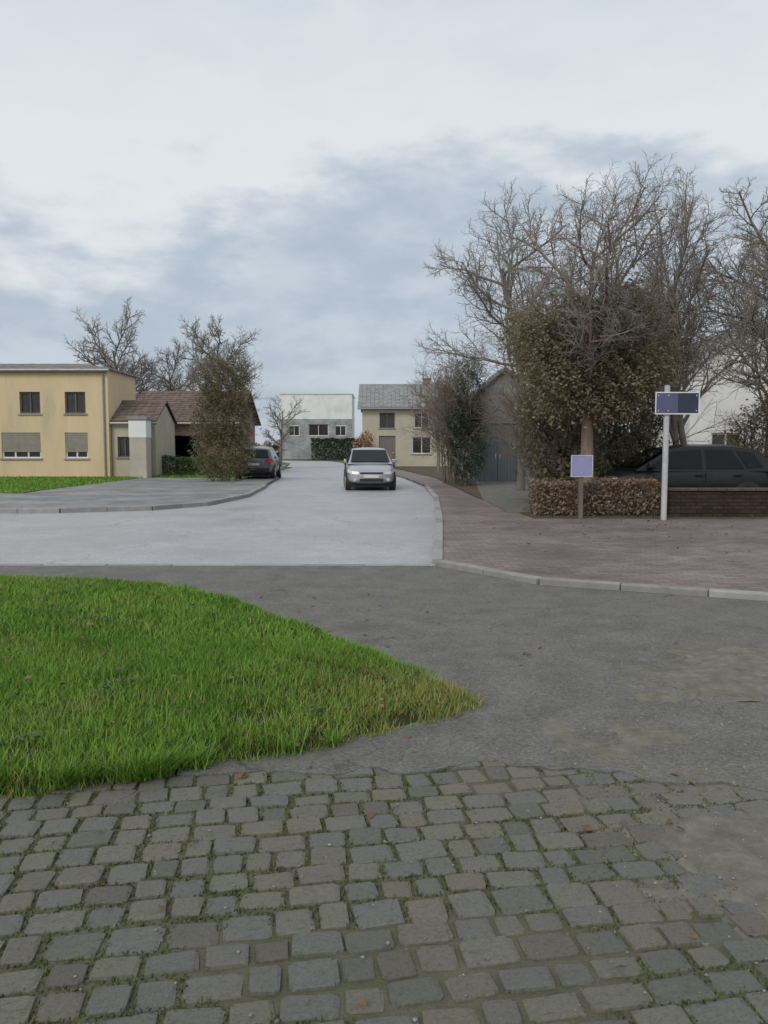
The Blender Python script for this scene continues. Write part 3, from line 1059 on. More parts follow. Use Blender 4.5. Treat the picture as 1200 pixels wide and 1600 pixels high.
def shrub(name, loc, lumps, leaf, label, seed, per=260, size=0.11, cat='shrub', group=None, stems=6, hgt=2.5, rad=0.03, lean=0.35, shell=0.5, twig='browntwig', dens=None, aspect=0.6):
    root = empty(name, loc)
    tag(root, label, cat, group)
    r_ = random.Random(seed)
    segs = []
    for s_ in range(stems):
        az = s_ * 6.283 / stems + r_.uniform(-.5, .5)
        rr_ = r_.uniform(0.05, 0.35)
        d0 = Vector((math.cos(az) * lean * r_.uniform(.3, 1.2), math.sin(az) * lean * r_.uniform(.3, 1.2), 1)).normalized()
        grow(r_, Vector((math.cos(az) * rr_, math.sin(az) * rr_, -0.05)), d0, hgt * r_.uniform(.75, 1.05), rad, 0, SHRUB, segs)
    S = np.array(segs)
    V, F = tubes(S, 4)
    link_mesh('stem', np_mesh('stem', V, F), M[twig], root, True)
    P_ = lump_points(lumps, per, seed, shell)
    V, F = leaf_quads(P_, size, seed + 1, aspect=aspect, out=0.9)
    link_mesh('foliage', np_mesh('foliage', V, F), M[leaf], root)
    return root


def hedge(name, loc, lx, ly, h, leaf, label, seed, n, size, twig='browntwig', rz=0.0):
    root = empty(name, loc, rz)
    tag(root, label, 'hedge')
    g = np.random.default_rng(seed)
    P_ = np.stack([g.uniform(-lx / 2, lx / 2, n), ly / 2 * np.sign(g.uniform(-1, 1, n)) * g.power(3.5, n), h * g.power(1.2, n)], 1)
    top = g.uniform(0, 1, n) < 0.25
    P_[top, 1] = g.uniform(-ly / 2, ly / 2, top.sum())
    P_[top, 2] = h * g.uniform(0.88, 1.0, top.sum())
    P_ += g.normal(0, 0.025, P_.shape)
    P_[:, 2] += 0.05 * np.sin(P_[:, 0] * 2.7) + 0.03 * np.sin(P_[:, 0] * 7.1)
    P_ = P_[P_[:, 2] > 0.03]
    V, F = leaf_quads(P_, size, seed)
    link_mesh('foliage', np_mesh('foliage', V, F), M[leaf], root)
    segs = []
    for i in range(int(lx * 26)):
        x, y = g.uniform(-lx / 2, lx / 2), g.uniform(-ly / 2, ly / 2) * .8
        x2, y2, z2 = x + g.normal(0, .12), y + g.normal(0, .1), h * g.uniform(.7, 1.06)
        segs.append((x, y, -.05, x2, y2, z2, 0.009, 0.004))
        for k in range(4):
            t = g.uniform(.2, .95)
            bx, by, bz = x + (x2 - x) * t, y + (y2 - y) * t, z2 * t
            segs.append((bx, by, bz, bx + g.normal(0, .15), by + g.normal(0, .12), bz + g.uniform(0, .2), 0.005, 0.003))
    V, F = tubes(segs, 3)
    link_mesh('stem', np_mesh('stem', V, F), M[twig], root)
    return root


# ------------------------------------------------------------------ buildings
def wall_front(mb, w_, h, holes, y=0.0, rec=0.14, top=None):
    """sheet in x,z at y with openings and reveals"""
    xs = sorted({-w_ / 2, w_ / 2} | {e for hx, hz, hw, hh in holes for e in (hx - hw / 2, hx + hw / 2)})
    zs = sorted({0.0, h} | {e for hx, hz, hw, hh in holes for e in (hz, hz + hh)})
    for i in range(len(xs) - 1):
        for j in range(len(zs) - 1):
            cx, cz = (xs[i] + xs[i + 1]) / 2, (zs[j] + zs[j + 1]) / 2
            if any(abs(cx - hx) < hw / 2 and hz < cz < hz + hh for hx, hz, hw, hh in holes):
                continue
            mb.add([(xs[i], y, zs[j]), (xs[i + 1], y, zs[j]), (xs[i + 1], y, zs[j + 1]), (xs[i], y, zs[j + 1])], [(0, 1, 2, 3)])
    for hx, hz, hw, hh in holes:
        a, b, c_, d_ = hx - hw / 2, hx + hw / 2, hz, hz + hh
        mb.add([(a, y, c_), (b, y, c_), (b, y, d_), (a, y, d_), (a, y + rec, c_), (b, y + rec, c_), (b, y + rec, d_), (a, y + rec, d_)],
               [(0, 4, 5, 1), (1, 5, 6, 2), (2, 6, 7, 3), (3, 7, 4, 0)])
    if top:
        mb.add([(-w_ / 2, y, h), (w_ / 2, y, h), (0, y, top)], [(0, 1, 2)])


def window(root, x, z, w_, h, y=0.10, frame='frame', bars=1, sill=True, shutter=None):
    fr = MB()
    t = 0.07
    fr.box(x - w_ / 2, x - w_ / 2 + t, y - .03, y + .03, z, z + h).box(x + w_ / 2 - t, x + w_ / 2, y - .03, y + .03, z, z + h)
    fr.box(x - w_ / 2 + t, x + w_ / 2 - t, y - .03, y + .03, z, z + t).box(x - w_ / 2 + t, x + w_ / 2 - t, y - .03, y + .03, z + h - t, z + h)
    for b in range(bars):
        bx = x - w_ / 2 + w_ * (b + 1) / (bars + 1)
        fr.box(bx - .035, bx + .035, y - .028, y + .028, z + t, z + h - t)
    o = fr.build('window', M[frame], root)
    MB().box(x - w_ / 2 + .02, x + w_ / 2 - .02, y + .035, y + .05, z + .02, z + h - .02).build('pane', M['glass'], o)
    if shutter:
        sh = MB()
        k = int(h * shutter / 0.09)
        for i in range(k):
            z1 = z + h - .05 - i * 0.09
            sh.box(x - w_ / 2 + .03, x + w_ / 2 - .03, y - .055, y - .035, z1 - .082, z1)
        tag(sh.build('shutter', M['shutter'], o), kind='stuff')
    if sill:
        MB().box(x - w_ / 2 - .08, x + w_ / 2 + .08, -.06, .05, z - .07, z - .005).build('sill', M['kerb'], o)
    return o


def tiled_slope(p00, p10, p11, p01, name, m, root, course=0.30, lift=0.025, thick=0.06):
    """roof slope from eaves (p00-p10) up to (p01-p11), stepped tile courses"""
    p00, p10, p11, p01 = map(Vector, (p00, p10, p11, p01))
    L_ = ((p01 - p00).length + (p11 - p10).length) / 2
    n = max(2, round(L_ / course))
    nr = (p10 - p00).cross(p01 - p00).normalized()
    if nr.z < 0:
        nr = -nr
    mb = MB()
    for i in range(n):
        t0, t1 = i / n, min(1, (i + 1) / n + 0.02)
        a, b = p00.lerp(p01, t0), p10.lerp(p11, t0)
        c_, d_ = p10.lerp(p11, t1), p00.lerp(p01, t1)
        up = nr * lift
        if (a - b).length < 0.02:
            continue
        nt = max(1, int((b - a).length / 0.33))
        for k in range(nt):
            u0, u1 = k / nt, (k + 1) / nt - 0.015 / max((b - a).length, .1)
            q0, q1, q2, q3 = a.lerp(b, u0) + up, a.lerp(b, u1) + up, d_.lerp(c_, u1), d_.lerp(c_, u0)
            w_ = nr * (thick + 0.006 * ((k * 7 + i * 13) % 5))
            mb.add([q0 - w_ * .5, q1 - w_ * .5, q2 - w_ * .5, q3 - w_ * .5, q0 + w_ * .5, q1 + w_ * .5, q2 + w_ * .5, q3 + w_ * .5],
                   [(4, 5, 6, 7), (0, 1, 5, 4), (1, 2, 6, 5), (3, 0, 4, 7)])
    o = mb.build(name, m, root)
    return tag(o, kind='stuff')


def house(name, loc, w_, dp, h, wallm, label, holes, roof='hip', rise=1.4, tile='greytile', rz=0, over=0.35, cat='house', frame='frame', winargs=None, gutter=True, chimney=None):
    root = empty(name, loc, rz)
    tag(root, label, cat)
    mb = MB()
    top = h + rise if roof == 'gable_front' else None
    wall_front(mb, w_, h, holes, 0.0, top=top)
    mb.add([(-w_ / 2, 0, 0), (-w_ / 2, dp, 0), (-w_ / 2, dp, h), (-w_ / 2, 0, h)], [(0, 1, 2, 3)])
    mb.add([(w_ / 2, 0, 0), (w_ / 2, dp, 0), (w_ / 2, dp, h), (w_ / 2, 0, h)], [(0, 1, 2, 3)])
    mb.add([(-w_ / 2, dp, 0), (w_ / 2, dp, 0), (w_ / 2, dp, h), (-w_ / 2, dp, h)], [(0, 1, 2, 3)])
    if roof == 'gable_front':
        mb.add([(-w_ / 2, dp, h), (w_ / 2, dp, h), (0, dp, top)], [(0, 1, 2)])
    if roof == 'gable_side':
        for s in (-1, 1):
            mb.add([(s * w_ / 2, 0, h), (s * w_ / 2, dp, h), (s * w_ / 2, dp / 2, h + rise)], [(0, 1, 2)])
    mb.build('wall', M[wallm], root, recalc=False)
    e = over
    W2 = w_ / 2 + e
    if roof == 'hip':
        hr = min(dp / 2 + e, W2 * .8)
        a, b, c_, d_ = (-W2, -e, h), (W2, -e, h), (W2, dp + e, h), (-W2, dp + e, h)
        r0, r1 = (-W2 + hr, dp / 2, h + rise), (W2 - hr, dp / 2, h + rise)
        rt = MB().add([(-W2, -e, h - .02), (W2, -e, h - .02), (W2, dp + e, h - .02), (-W2, dp + e, h - .02)], [(0, 1, 2, 3)]).build('roof', M[tile], root)
        tiled_slope(a, b, r1, r0, 'roof_tiles', M[tile], rt)
        tiled_slope(b, c_, r1, r1, 'roof_tiles', M[tile], rt)
        tiled_slope(d_, a, r0, r0, 'roof_tiles', M[tile], rt)
        tiled_slope(c_, d_, r0, r1, 'roof_tiles', M[tile], rt)
    elif roof == 'gable_side':
        rt = MB().cyl((-W2, dp / 2, h + rise + .05), (W2, dp / 2, h + rise + .05), .09, n=8).build('roof', M[tile], root)
        sl = rise / (dp / 2)
        tiled_slope((-W2, -e, h - e * sl + .06), (W2, -e, h - e * sl + .06), (W2, dp / 2, h + rise + .06), (-W2, dp / 2, h + rise + .06), 'roof_tiles', M[tile], rt)
        tiled_slope((W2, dp + e, h - e * sl + .06), (-W2, dp + e, h - e * sl + .06), (-W2, dp / 2, h + rise + .06), (W2, dp / 2, h + rise + .06), 'roof_tiles', M[tile], rt)
    elif roof == 'gable_front':
        rt = MB().cyl((0, -e, h + rise + .06), (0, dp + e, h + rise + .06), .09, n=8).build('roof', M[tile], root)
        sl = rise / (w_ / 2)
        for s in (-1, 1):
            tiled_slope((s * W2, -e, h - e * sl + .06), (s * W2, dp + e, h - e * sl + .06), (0, dp + e, h + rise + .06), (0, -e, h + rise + .06), 'roof_tiles', M[tile], rt)
    elif roof == 'flat':
        MB().box(-w_ / 2 - .08, w_ / 2 + .08, -.08, dp + .08, h + .002, h + .16).build('roof', M['frame'], root)
    if gutter and roof in ('hip', 'gable_side'):
        zg = h - .06 if roof == 'hip' else h - over * rise / (dp / 2) - .03
        MB().cyl((-W2, -e - .06, zg), (W2, -e - .06, zg), .07, n=8).build('gutter', M['gutter'], root)
        MB().cyl((w_ / 2 - .2, -.07, zg - .05), (w_ / 2 - .2, -.07, 0), .045, n=8).build('downpipe', M['gutter'], root)
    if chimney:
        cx, cy, ch = chimney
        MB().box(cx - .3, cx + .3, cy - .3, cy + .3, h + rise * .2, h + rise + ch).box(cx - .36, cx + .36, cy - .36, cy + .36, h + rise + ch, h + rise + ch + .1).build('chimney', M['redbrickwall'], root)
    return root


# ochre house on the left, front wall at y = 38.6
oh_w = 14.0
oh_x = -13.4 - oh_w / 2
up_w = [(-17.2, 3.12, 1.0, 1.05), (-15.0, 3.12, 1.0, 1.05), (-19.8, 3.12, 1.0, 1.05), (-23.2, 3.12, 1.0, 1.05)]
lo_w = [(-17.7, 0.95, 1.9, 1.25), (-15.0, 0.95, 1.1, 1.25), (-22.0, 0.95, 1.5, 1.25)]
holes = [(x - oh_x, z, a, b) for x, z, a, b in up_w + lo_w]
oh = house('ochre_house', (oh_x, 38.6, 0.05), oh_w, 4.3, 5.25, 'ochre', 'two storey ochre rendered house with low grey tiled roof beyond the left verge', holes,
           roof='hip', rise=0.45, tile='greytile', over=.15)
for i, (x, z, a, b) in enumerate(holes):
    window(oh, x, z, a, b, frame='dkframe' if i < 4 else 'frame', bars=1 if i != 4 else 2, shutter=None if i < 4 else 0.75)

# low tan annexe against its right end
an = house('tan_annexe', (-12.3, 38.9, 0.05), 2.15, 3.6, 2.75, 'tan', 'low tan annexe with brown tiled lean roof against the ochre house', [(-.45, 1.0, .7, 1.0)],
           roof='gable_side', rise=1.0, tile='tile', over=.12, cat='annexe')
window(an, -.45, 1.0, .7, 1.0, frame='dkframe')

# white gate pillar beside it
gp = empty('gate_pillar', (-11.7, 38.0, 0.08))
tag(gp, 'beige gate pillar with white head and flat cap before the tan annexe', 'gate pillar')
MB().box(-.40, .40, -.40, .40, -.1, 1.9).build('shaft', M['beige'], gp, bevel=.02)
MB().box(-.42, .42, -.42, .42, 1.903, 2.75).build('head', M['white'], gp, bevel=.02)
MB().box(-.48, .48, -.48, .48, 2.752, 2.9).build('cap', M['kerb'], gp, bevel=.02)

# brick garage with brown roof and open dark doorway
ga_w = 5.8
ga = house('brick_garage', (-11.2, 44.0, 0.05), ga_w, 7.0, 3.0, 'redbrickwall', 'low red brick garage with brown tiled roof and dark open doorway behind the hedge',
           [(-0.35, 0.0, 2.7, 2.15)], roof='gable_side', rise=1.7, tile='tile', cat='garage')
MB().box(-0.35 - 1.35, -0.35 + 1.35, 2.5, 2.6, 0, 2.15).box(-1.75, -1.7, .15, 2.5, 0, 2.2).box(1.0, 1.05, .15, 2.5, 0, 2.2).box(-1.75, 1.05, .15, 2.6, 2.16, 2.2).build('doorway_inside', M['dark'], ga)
hedge('clipped_hedge', (-9.5, 40.3, 0.05), 4.2, 0.8, 1.0, 'hedgegreen', 'low clipped green hedge in front of the brick garage', 51, 6500, 0.10)

# white house at the end of the road
wh = house('white_house', (-8.9, 104.0, 0), 9.4, 9.0, 8.5, 'white', 'white flat roofed house with grey stone ground floor closing the view down the road',
           [(-2.9, 3.1, 1.4, 1.3), (0.3, 3.1, 2.6, 1.5), (3.2, 3.1, 1.4, 1.3)], roof='flat')
for x, z, a, b in [(-2.9, 3.1, 1.4, 1.3), (0.3, 3.1, 2.6, 1.5), (3.2, 3.1, 1.4, 1.3)]:
    window(wh, x, z, a, b, bars=1)
mb = MB()
hl = [(-2.9, 3.1, 1.4, 1.3), (0.3, 3.1, 2.6, 1.5), (3.2, 3.1, 1.4, 1.3)]
MB().box(-4.75, -3.62, -.12, -.004, 0, 5.3).box(-2.18, -1.02, -.12, -.004, 0, 5.3).box(1.62, 2.48, -.12, -.004, 0, 5.3).box(3.92, 4.75, -.12, -.004, 0, 5.3).box(-3.618, 3.918, -.11, -.004, 0, 3.0).box(-3.618, 3.918, -.11, -.004, 4.62, 5.29).build('stone_cladding', M['greystone'], wh)
hedge('far_hedge', (-5.0, 101.0, 0), 8.5, 1.2, 2.7, 'dkgreen', 'dark hedge at the foot of the white house at the road end', 52, 9000, 0.24)

# tan house right of the road
tn = house('tan_house', (1.75, 62.0, 0.05), 6.9, 8.0, 4.7, 'tan', 'tan rendered house with grey slate roof and brown door right of the bend', [(-1.5, 0.0, 1.3, 2.4), (-1.5, 3.0, 1.2, 1.2), (1.2, 1.0, 1.5, 1.3), (1.2, 3.0, 1.2, 1.2)],
           roof='gable_side', rise=1.9, tile='slate', chimney=(1.8, 4.0, .5))
window(tn, -1.5, 3.0, 1.2, 1.2, frame='dkframe')
window(tn, 1.2, 1.0, 1.5, 1.3)
window(tn, 1.2, 3.0, 1.2, 1.2)
dr = MB().box(-2.14, -.86, .09, .14, 0, 2.39).build('door', M['doorwood'], tn)
MB().box(-1.06, -1.0, .02, .09, 1.0, 1.14).build('handle', M['zinc'], dr)
shrub('rust_shrub', (-1.55, 60.4, 0.05), [(0, 0, 1.2, .95, .6, 1.2), (.2, .1, 2.0, .65, .5, .8)], 'rust', 'rust coloured leafy shrub at the roadside before the tan house', 61, per=1000, size=0.15, hgt=1.6, stems=5)

# grey outbuilding with teal doors behind the right hand shrubs
ob = house('grey_outbuilding', (5.15, 34.0, 0.05), 2.9, 4.5, 3.5, 'greyrender', 'small grey gabled outbuilding with teal grey double doors at the end of the drive', [(-0.25, 0.0, 1.7, 2.5)],
           roof='gable_front', rise=1.25, tile='slate', over=.2, cat='outbuilding')
for s in (-1, 1):
    d_ = MB()
    x0, x1 = (-1.09, -.255) if s < 0 else (-.245, .59)
    nb = 6
    for i in range(nb):
        a = x0 + (x1 - x0) * i / nb
        d_.box(a + .004, a + (x1 - x0) / nb - .004, .07, .11, .02, 2.47)
    o = d_.build('door', M['teal'], ob)
    MB().box(-.25 + s * .1 - .02, -.25 + s * .1 + .02, .03, .07, 1.0, 1.2).build('handle', M['zinc'], o)

# white house behind the trees on the right
rh = house('pale_house', (15.9, 34.0, 0.05), 5.6, 8.0, 4.75, 'white', 'pale rendered gabled house half hidden by bare trees on the right', [(0.9, 2.6, 0.9, 1.2), (-1.2, .8, 1.3, 1.3), (1.2, .8, 1.3, 1.3)],
           roof='gable_front', rise=1.9, tile='slate', over=.12)
for x, z, a, b in [(0.9, 2.6, 0.9, 1.2), (-1.2, .8, 1.3, 1.3), (1.2, .8, 1.3, 1.3)]:
    window(rh, x, z, a, b)


# ------------------------------------------------------------------ cars
def car(name, loc, rz, paint, label, length=4.2, group=None):
    root = empty(name, loc, rz)
    tag(root, label, 'car', group)
    k = length / 4.2
    st_ = [(-2.10, .60, .40, .80), (-2.04, .76, .30, .93), (-1.7, .85, .22, .98), (-.9, .885, .20, .96), (0, .89, .20, .94), (.8, .885, .20, .93), (1.25, .87, .21, .93),
           (1.7, .83, .23, .83), (2.0, .73, .28, .71), (2.1, .55, .36, .57)]
    V, F = [], []
    for x, hw, z0, zt in st_:
        h = zt - z0
        ring = [(hw * .84, z0), (hw * .965, z0 + h * .14), (hw, z0 + h * .45), (hw * .985, z0 + h * .75), (hw * .93, z0 + h * .95), (hw * .78, zt), (0, zt + .025)]
        pts = [(x * k, y, z) for y, z in ring] + [(x * k, -y, z) for y, z in ring[-2::-1]]
        V += pts
    n = 13
    for i in range(len(st_) - 1):
        for j in range(n):
            a, b = i * n + j, i * n + (j + 1) % n
            F.append((a, b, b + n, a + n))
    F.append(tuple(range(n)))
    F.append(tuple(range((len(st_) - 1) * n, len(st_) * n))[::-1])
    body = MB().add(V, F).build('body', M[paint], root, smooth=True)
    sm = body.modifiers.new('round', 'SUBSURF')
    sm.levels = sm.render_levels = 1
    # cabin
    prof = [(-1.98, .93), (-1.62, 1.37), (-1.0, 1.47), (0.0, 1.475), (.45, 1.41), (1.28, .925)]

    def yw(z):
        return .80 - (z - .93) * .36
    V, F = [], []
    for x, z in prof:
        y = yw(z)
        V += [(x * k, y, .90 if z < 1 else .92), (x * k, y if z < 1 else y, z), (x * k, y * .6, z + (.035 if z > 1 else .0)), (x * k, 0, z + (.05 if z > 1 else 0.01)), (x * k, -y * .6, z + (.035 if z > 1 else 0)),
              (x * k, -y, z), (x * k, -y, .90 if z < 1 else .92)]
        # lower edge sits at belt width
        V[-7] = (x * k, yw(.93), .90)
        V[-1] = (x * k, -yw(.93), .90)
    for i in range(len(prof) - 1):
        for j in range(6):
            a = i * 7 + j
            F.append((a, a + 1, a + 8, a + 7))
    MB().add(V, F).build('cabin', M[paint], root, smooth=False)
    # glass
    e = .008
    for s in (-1, 1):
        for poly in ([(1.02, .965), (.40, 1.355), (-.26, 1.40), (-.26, .965)], [(-.36, .965), (-.36, 1.40), (-.98, 1.385), (-1.22, .965)], [(-1.30, .975), (-1.07, 1.375), (-1.45, 1.33), (-1.66, 1.0)]):
            MB().add([(x * k, s * (yw(z) + e), z) for x, z in poly] + [(x * k, s * (yw(z) - .02), z) for x, z in poly],
                     [(0, 1, 2, 3), (7, 6, 5, 4), (0, 4, 5, 1), (1, 5, 6, 2), (2, 6, 7, 3), (3, 7, 4, 0)]).build('side_window', M['carglass'], root)
        MB().box(-.33 * k, -.29 * k, s * yw(1.2) - .01, s * yw(1.2) + .012, 1.0, 1.36)
        wa = MB()
        for wx in (-1.28, 1.30):
            c_ = MB().cyl((wx * k, s * .70, .31), (wx * k, s * .888, .31), .36, n=22).build('wheel_arch', M['plastic'], root)
            t_ = MB().cyl((wx * k, s * .69, .31), (wx * k, s * .896, .31), .315, n=22).build('wheel', M['tyre'], root, bevel=.02)
            rm = MB().cyl((wx * k, s * .85, .31), (wx * k, s * .900, .31), .21, .20, n=18)
            for q_ in range(5):
                an = q_ * 2 * math.pi / 5
                rm.cyl((wx * k + .02 * math.cos(an), s * .905, .31 + .02 * math.sin(an)), (wx * k + .19 * math.cos(an), s * .903, .31 + .19 * math.sin(an)), .028, .02, n=5)
            rm.build('rim', M['rim'], t_)
        MB().add([(-2.09 * k, s * .50, .74), (-2.05 * k, s * .74, .74), (-1.80 * k, s * .84, .78), (-1.80 * k, s * .835, .93), (-2.03 * k, s * .73, .93), (-2.075 * k, s * .50, .91)],
                 [(0, 1, 4, 5), (1, 2, 3, 4)]).build('tail_light', M['redlamp'], root)
        MB().add([(2.095 * k, s * .45, .58), (2.03 * k, s * .70, .59), (1.74 * k, s * .835, .66), (1.70 * k, s * .82, .77), (1.985 * k, s * .69, .70), (2.06 * k, s * .45, .675)],
                 [(0, 1, 4, 5), (1, 2, 3, 4)]).build('headlight', M['lamp'], root)
        MB().box(.86 * k, 1.02 * k, s * .82 - .02, s * .96 + .02, .97, 1.10).build('mirror', M[paint], root, bevel=.03)
        for hx in (-.15, -1.05):
            MB().box((hx - .09) * k, (hx + .09) * k, s * .882 - .012, s * .885 + .018, .80, .83).build('door_handle', M[paint], root, bevel=.008)
        for hx in (-.31, .86):
            MB().box((hx - .006) * k, (hx + .006) * k, s * .86, s * .893, .30, .90).build('door_seam', M['plastic'], root)
    MB().add([(1.22 * k, -.70, .965), (1.22 * k, .70, .965), (.52 * k, .60, 1.385), (.52 * k, -.60, 1.385)], [(0, 1, 2, 3)]).build('windscreen', M['carglass'], root)
    ws = root.children[-1]
    for v_ in ws.data.vertices:
        v_.co += Vector((.02, 0, .03))
    MB().add([(-1.965 * k, -.68, .99), (-1.965 * k, .68, .99), (-1.675 * k, .57, 1.345), (-1.675 * k, -.57, 1.345)], [(0, 1, 2, 3)]).build('rear_window', M['carglass'], root)
    for v_ in root.children[-1].data.vertices:
        v_.co += Vector((-.02, 0, .02))
    MB().box(-2.115 * k, -2.0 * k, -.70, .70, .34, .52).build('rear_bumper', M['plastic'], root, bevel=.03)
    MB().box(2.0 * k, 2.112 * k, -.42, .42, .33, .44).build('front_grille', M['plastic'], root, bevel=.03)
    MB().box(2.02 * k, 2.105 * k, -.40, .40, .60, .655).build('upper_grille', M['plastic'], root, bevel=.015)
    for s in (-1, 1):
        MB().cyl((2.02 * k, s * .58, .40), (2.085 * k, s * .58, .40), .055, n=12).build('fog_lamp', M['lamp'], root)
    MB().box(-2.125 * k, -2.09 * k, -.26, .26, .64, .75).build('number_plate', M['plate'], root)
    MB().box(2.10 * k, 2.125 * k, -.26, .26, .46, .57).build('number_plate', M['plate'], root)
    MB().box(-1.7 * k, 1.7 * k, -.7, .7, .14, .26).build('underbody', M['plastic'], root)
    return root


car('parked_car', (-6.0, 38.0, 0.07), R(92), 'greypaint', 'dark grey car seen from behind, parked left of the road beside the thuja')
car('driving_car', (-0.58, 29.6, 0.0), R(-86), 'silverpaint', 'silver grey car coming towards the junction on the road')
car('parked_car', (7.05, 18.9, 0.065), R(180), 'blackpaint', 'black car side-on behind the dark brick wall on the right')
car('parked_car', (12.0, 20.2, 0.065), R(176), 'blackpaint', 'black car at the right edge under the trees, farther along the brick wall')

# ------------------------------------------------------------------ low brick wall on the right
bw = empty('brick_wall', (0, 16.55, 0.06))
tag(bw, 'low dark red brick wall with coping along the red pavement', 'wall')
BX0, BX1 = 5.98, 9.0
courses, bl, bh = 7, 0.215, 0.068
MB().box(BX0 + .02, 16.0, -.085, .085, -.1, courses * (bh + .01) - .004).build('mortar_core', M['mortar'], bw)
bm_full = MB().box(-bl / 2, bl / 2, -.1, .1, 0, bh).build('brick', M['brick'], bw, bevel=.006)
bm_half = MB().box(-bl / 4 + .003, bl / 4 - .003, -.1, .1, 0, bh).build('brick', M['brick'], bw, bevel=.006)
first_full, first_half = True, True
farV = MB()
for cidx in range(courses):
    z = cidx * (bh + .01)
    x = BX0
    half = cidx % 2
    while x < 15.9:
        w_ = bl / 2 if half else bl
        cx = x + w_ / 2
        if x < BX1:
            if half:
                o = bm_half if first_half else bm_half.copy()
                if not first_half:
                    COL.objects.link(o)
                first_half = False
            else:
                o = bm_full if first_full else bm_full.copy()
                if not first_full:
                    COL.objects.link(o)
                first_full = False
            o.parent = bw
            o.location = (cx, random.uniform(-.004, .004), z)
            o.rotation_euler = (0, 0, random.uniform(-.006, .006))
        else:
            farV.box(cx - w_ / 2, cx + w_ / 2, -.1, .1, z, z + bh)
        half = 0
        x += w_ + .010
tag(farV.build('brick_courses', M['brick'], bw), kind='stuff')
cop = None
x = BX0 - .03
zt = courses * (bh + .01)
while x < 15.8:
    if cop is None:
        cop = MB().box(-.295, .295, -.14, .14, 0, .06).build('coping_stone', M['coping'], bw, bevel=.012)
        o = cop
    else:
        o = cop.copy()
        COL.objects.link(o)
    o.location = (x + .3, random.uniform(-.004, .004), zt)
    x += .60

# ------------------------------------------------------------------ sign post and small sign
sp = empty('sign_post', (5.66, 15.9, 0.05))
tag(sp, 'tall galvanised post carrying a wide blue sign at the pavement edge', 'sign post')
MB().cyl((0, 0, -.2), (0, 0, 2.70), .057, n=16).build('pole', M['zinc'], sp, smooth=False)
MB().cyl((0, 0, 2.70), (0, 0, 2.73), .062, .05, n=16).build('cap', M['plastic'], sp)
MB().box(-.235, .19, -.089, -.0855, 2.143, 2.537).build('pale_panel', M['signmid'], sp)
b_ = MB().box(-.26, .62, -.085, -.073, 2.12, 2.56).build('sign_plate', M['signblue'], sp, bevel=.004)
rv = MB()
for rx_ in (-.2, .0, .56):
    for rz_ in (2.19, 2.49):
        rv.cyl((rx_, -.094, rz_), (rx_, -.0845, rz_), .014, n=8)
tag(rv.build('rivets', M['zinc'], b_), kind='stuff')
br_ = MB().box(-.262, .622, -.089, -.0855, 2.118, 2.14).box(-.262, .622, -.089, -.0855, 2.54, 2.562).box(-.262, -.24, -.089, -.0855, 2.142, 2.538).box(.60, .622, -.089, -.0855, 2.142, 2.538).build('border', M['signwhite'], b_)
for z in (2.2, 2.46):
    MB().box(-.075, .075, -.071, .068, z - .02, z + .02).build('clamp', M['zinc'], sp)

ss = empty('small_sign', (4.07, 16.3, 0.06))
tag(ss, 'small pale blue square sign on a short timber post before the brown hedge', 'sign')
MB().box(-.045, .045, -.045, .045, -.2, 1.32).build('post', M['wood'], ss, bevel=.008)
sp2 = MB().box(-.20, .20, -.065, -.050, .87, 1.27).build('sign_plate', M['signlight'], ss, bevel=.004)
MB().box(-.225, .225, -.07, -.046, 1.272, 1.295).box(-.225, .225, -.07, -.046, .845, .868).box(-.225, -.202, -.07, -.046, .87, 1.27).box(.202, .225, -.07, -.046, .87, 1.27).build('frame', M['zinc'], sp2)
rv = MB()
for rz_ in (.93, 1.21):
    rv.cyl((0, -.073, rz_), (0, -.064, rz_), .013, n=8)
tag(rv.build('bolts', M['zinc'], sp2), kind='stuff')

# ------------------------------------------------------------------ vegetation, right hand plot
hedge('beech_hedge', (4.55, 17.0, 0.06), 2.75, 0.7, 0.72, 'beech', 'low hedge of brown winter beech leaves left of the brick wall', 71, 9000, 0.075)
bare_tree('bare_tree', (4.72, 17.9, 0.0), 8.2, .19, 81, 'large bare tree with reddish trunk and ivied crown behind the brown hedge', ivy=([(-.9, -.2, 3.0, .9, .8, .95), (.5, -.25, 3.1, 1.05, .8, .95), (-.2, -.1, 4.2, 1.3, .9, .95), (1.25, 0, 3.6, .75, .7, 1.0), (-1.35, 0, 3.9, .65, .6, .75), (.7, -.1, 4.7, .8, .7, .6), (.1, -.2, 2.5, .8, .6, .5)], 2100, .085, 'olive'), cfg=dict(kids=[16, 9, 8, 7], rr=[.26, .42, .5, .6], start=[.34, .2, .1, .1], tip=[.12, .3, .35, .5, .6], minr=.0035), bark='redbark')
bare_tree('bare_tree', (8.05, 21.0, 0.0), 9.3, .11, 82, 'slender bare tree with steep limbs behind the black car, next to the sign post',
          cfg=dict(spread=[24, 34, 42, 42], kids=[11, 9, 7, 6], up=[.06, .16, .1, .03, 0], start=[.2, .15, .15, .1]), stems=2, lean=.10, thick=1.15)
bare_tree('bare_tree', (10.8, 21.6, 0.0), 9.2, .16, 83, 'broad bare tree at the right edge above the pale house', cfg=dict(kids=[15, 9, 8, 7], rr=[.34, .45, .5, .6]))
bare_tree('bare_tree', (4.6, 26.5, 0.0), 10.4, .15, 84, 'lower bare tree with pale trunk standing before the grey outbuilding', cfg=dict(kids=[13, 9, 8, 6], rr=[.34, .45, .5, .6], start=[.42, .2, .15, .1]))
bare_tree('bare_tree', (12.3, 25.5, 0.0), 10.6, .16, 90, 'bare tree in front of the pale house at the far right edge', cfg=dict(kids=[15, 9, 8, 7], rr=[.34, .45, .5, .6]), thick=1.2)
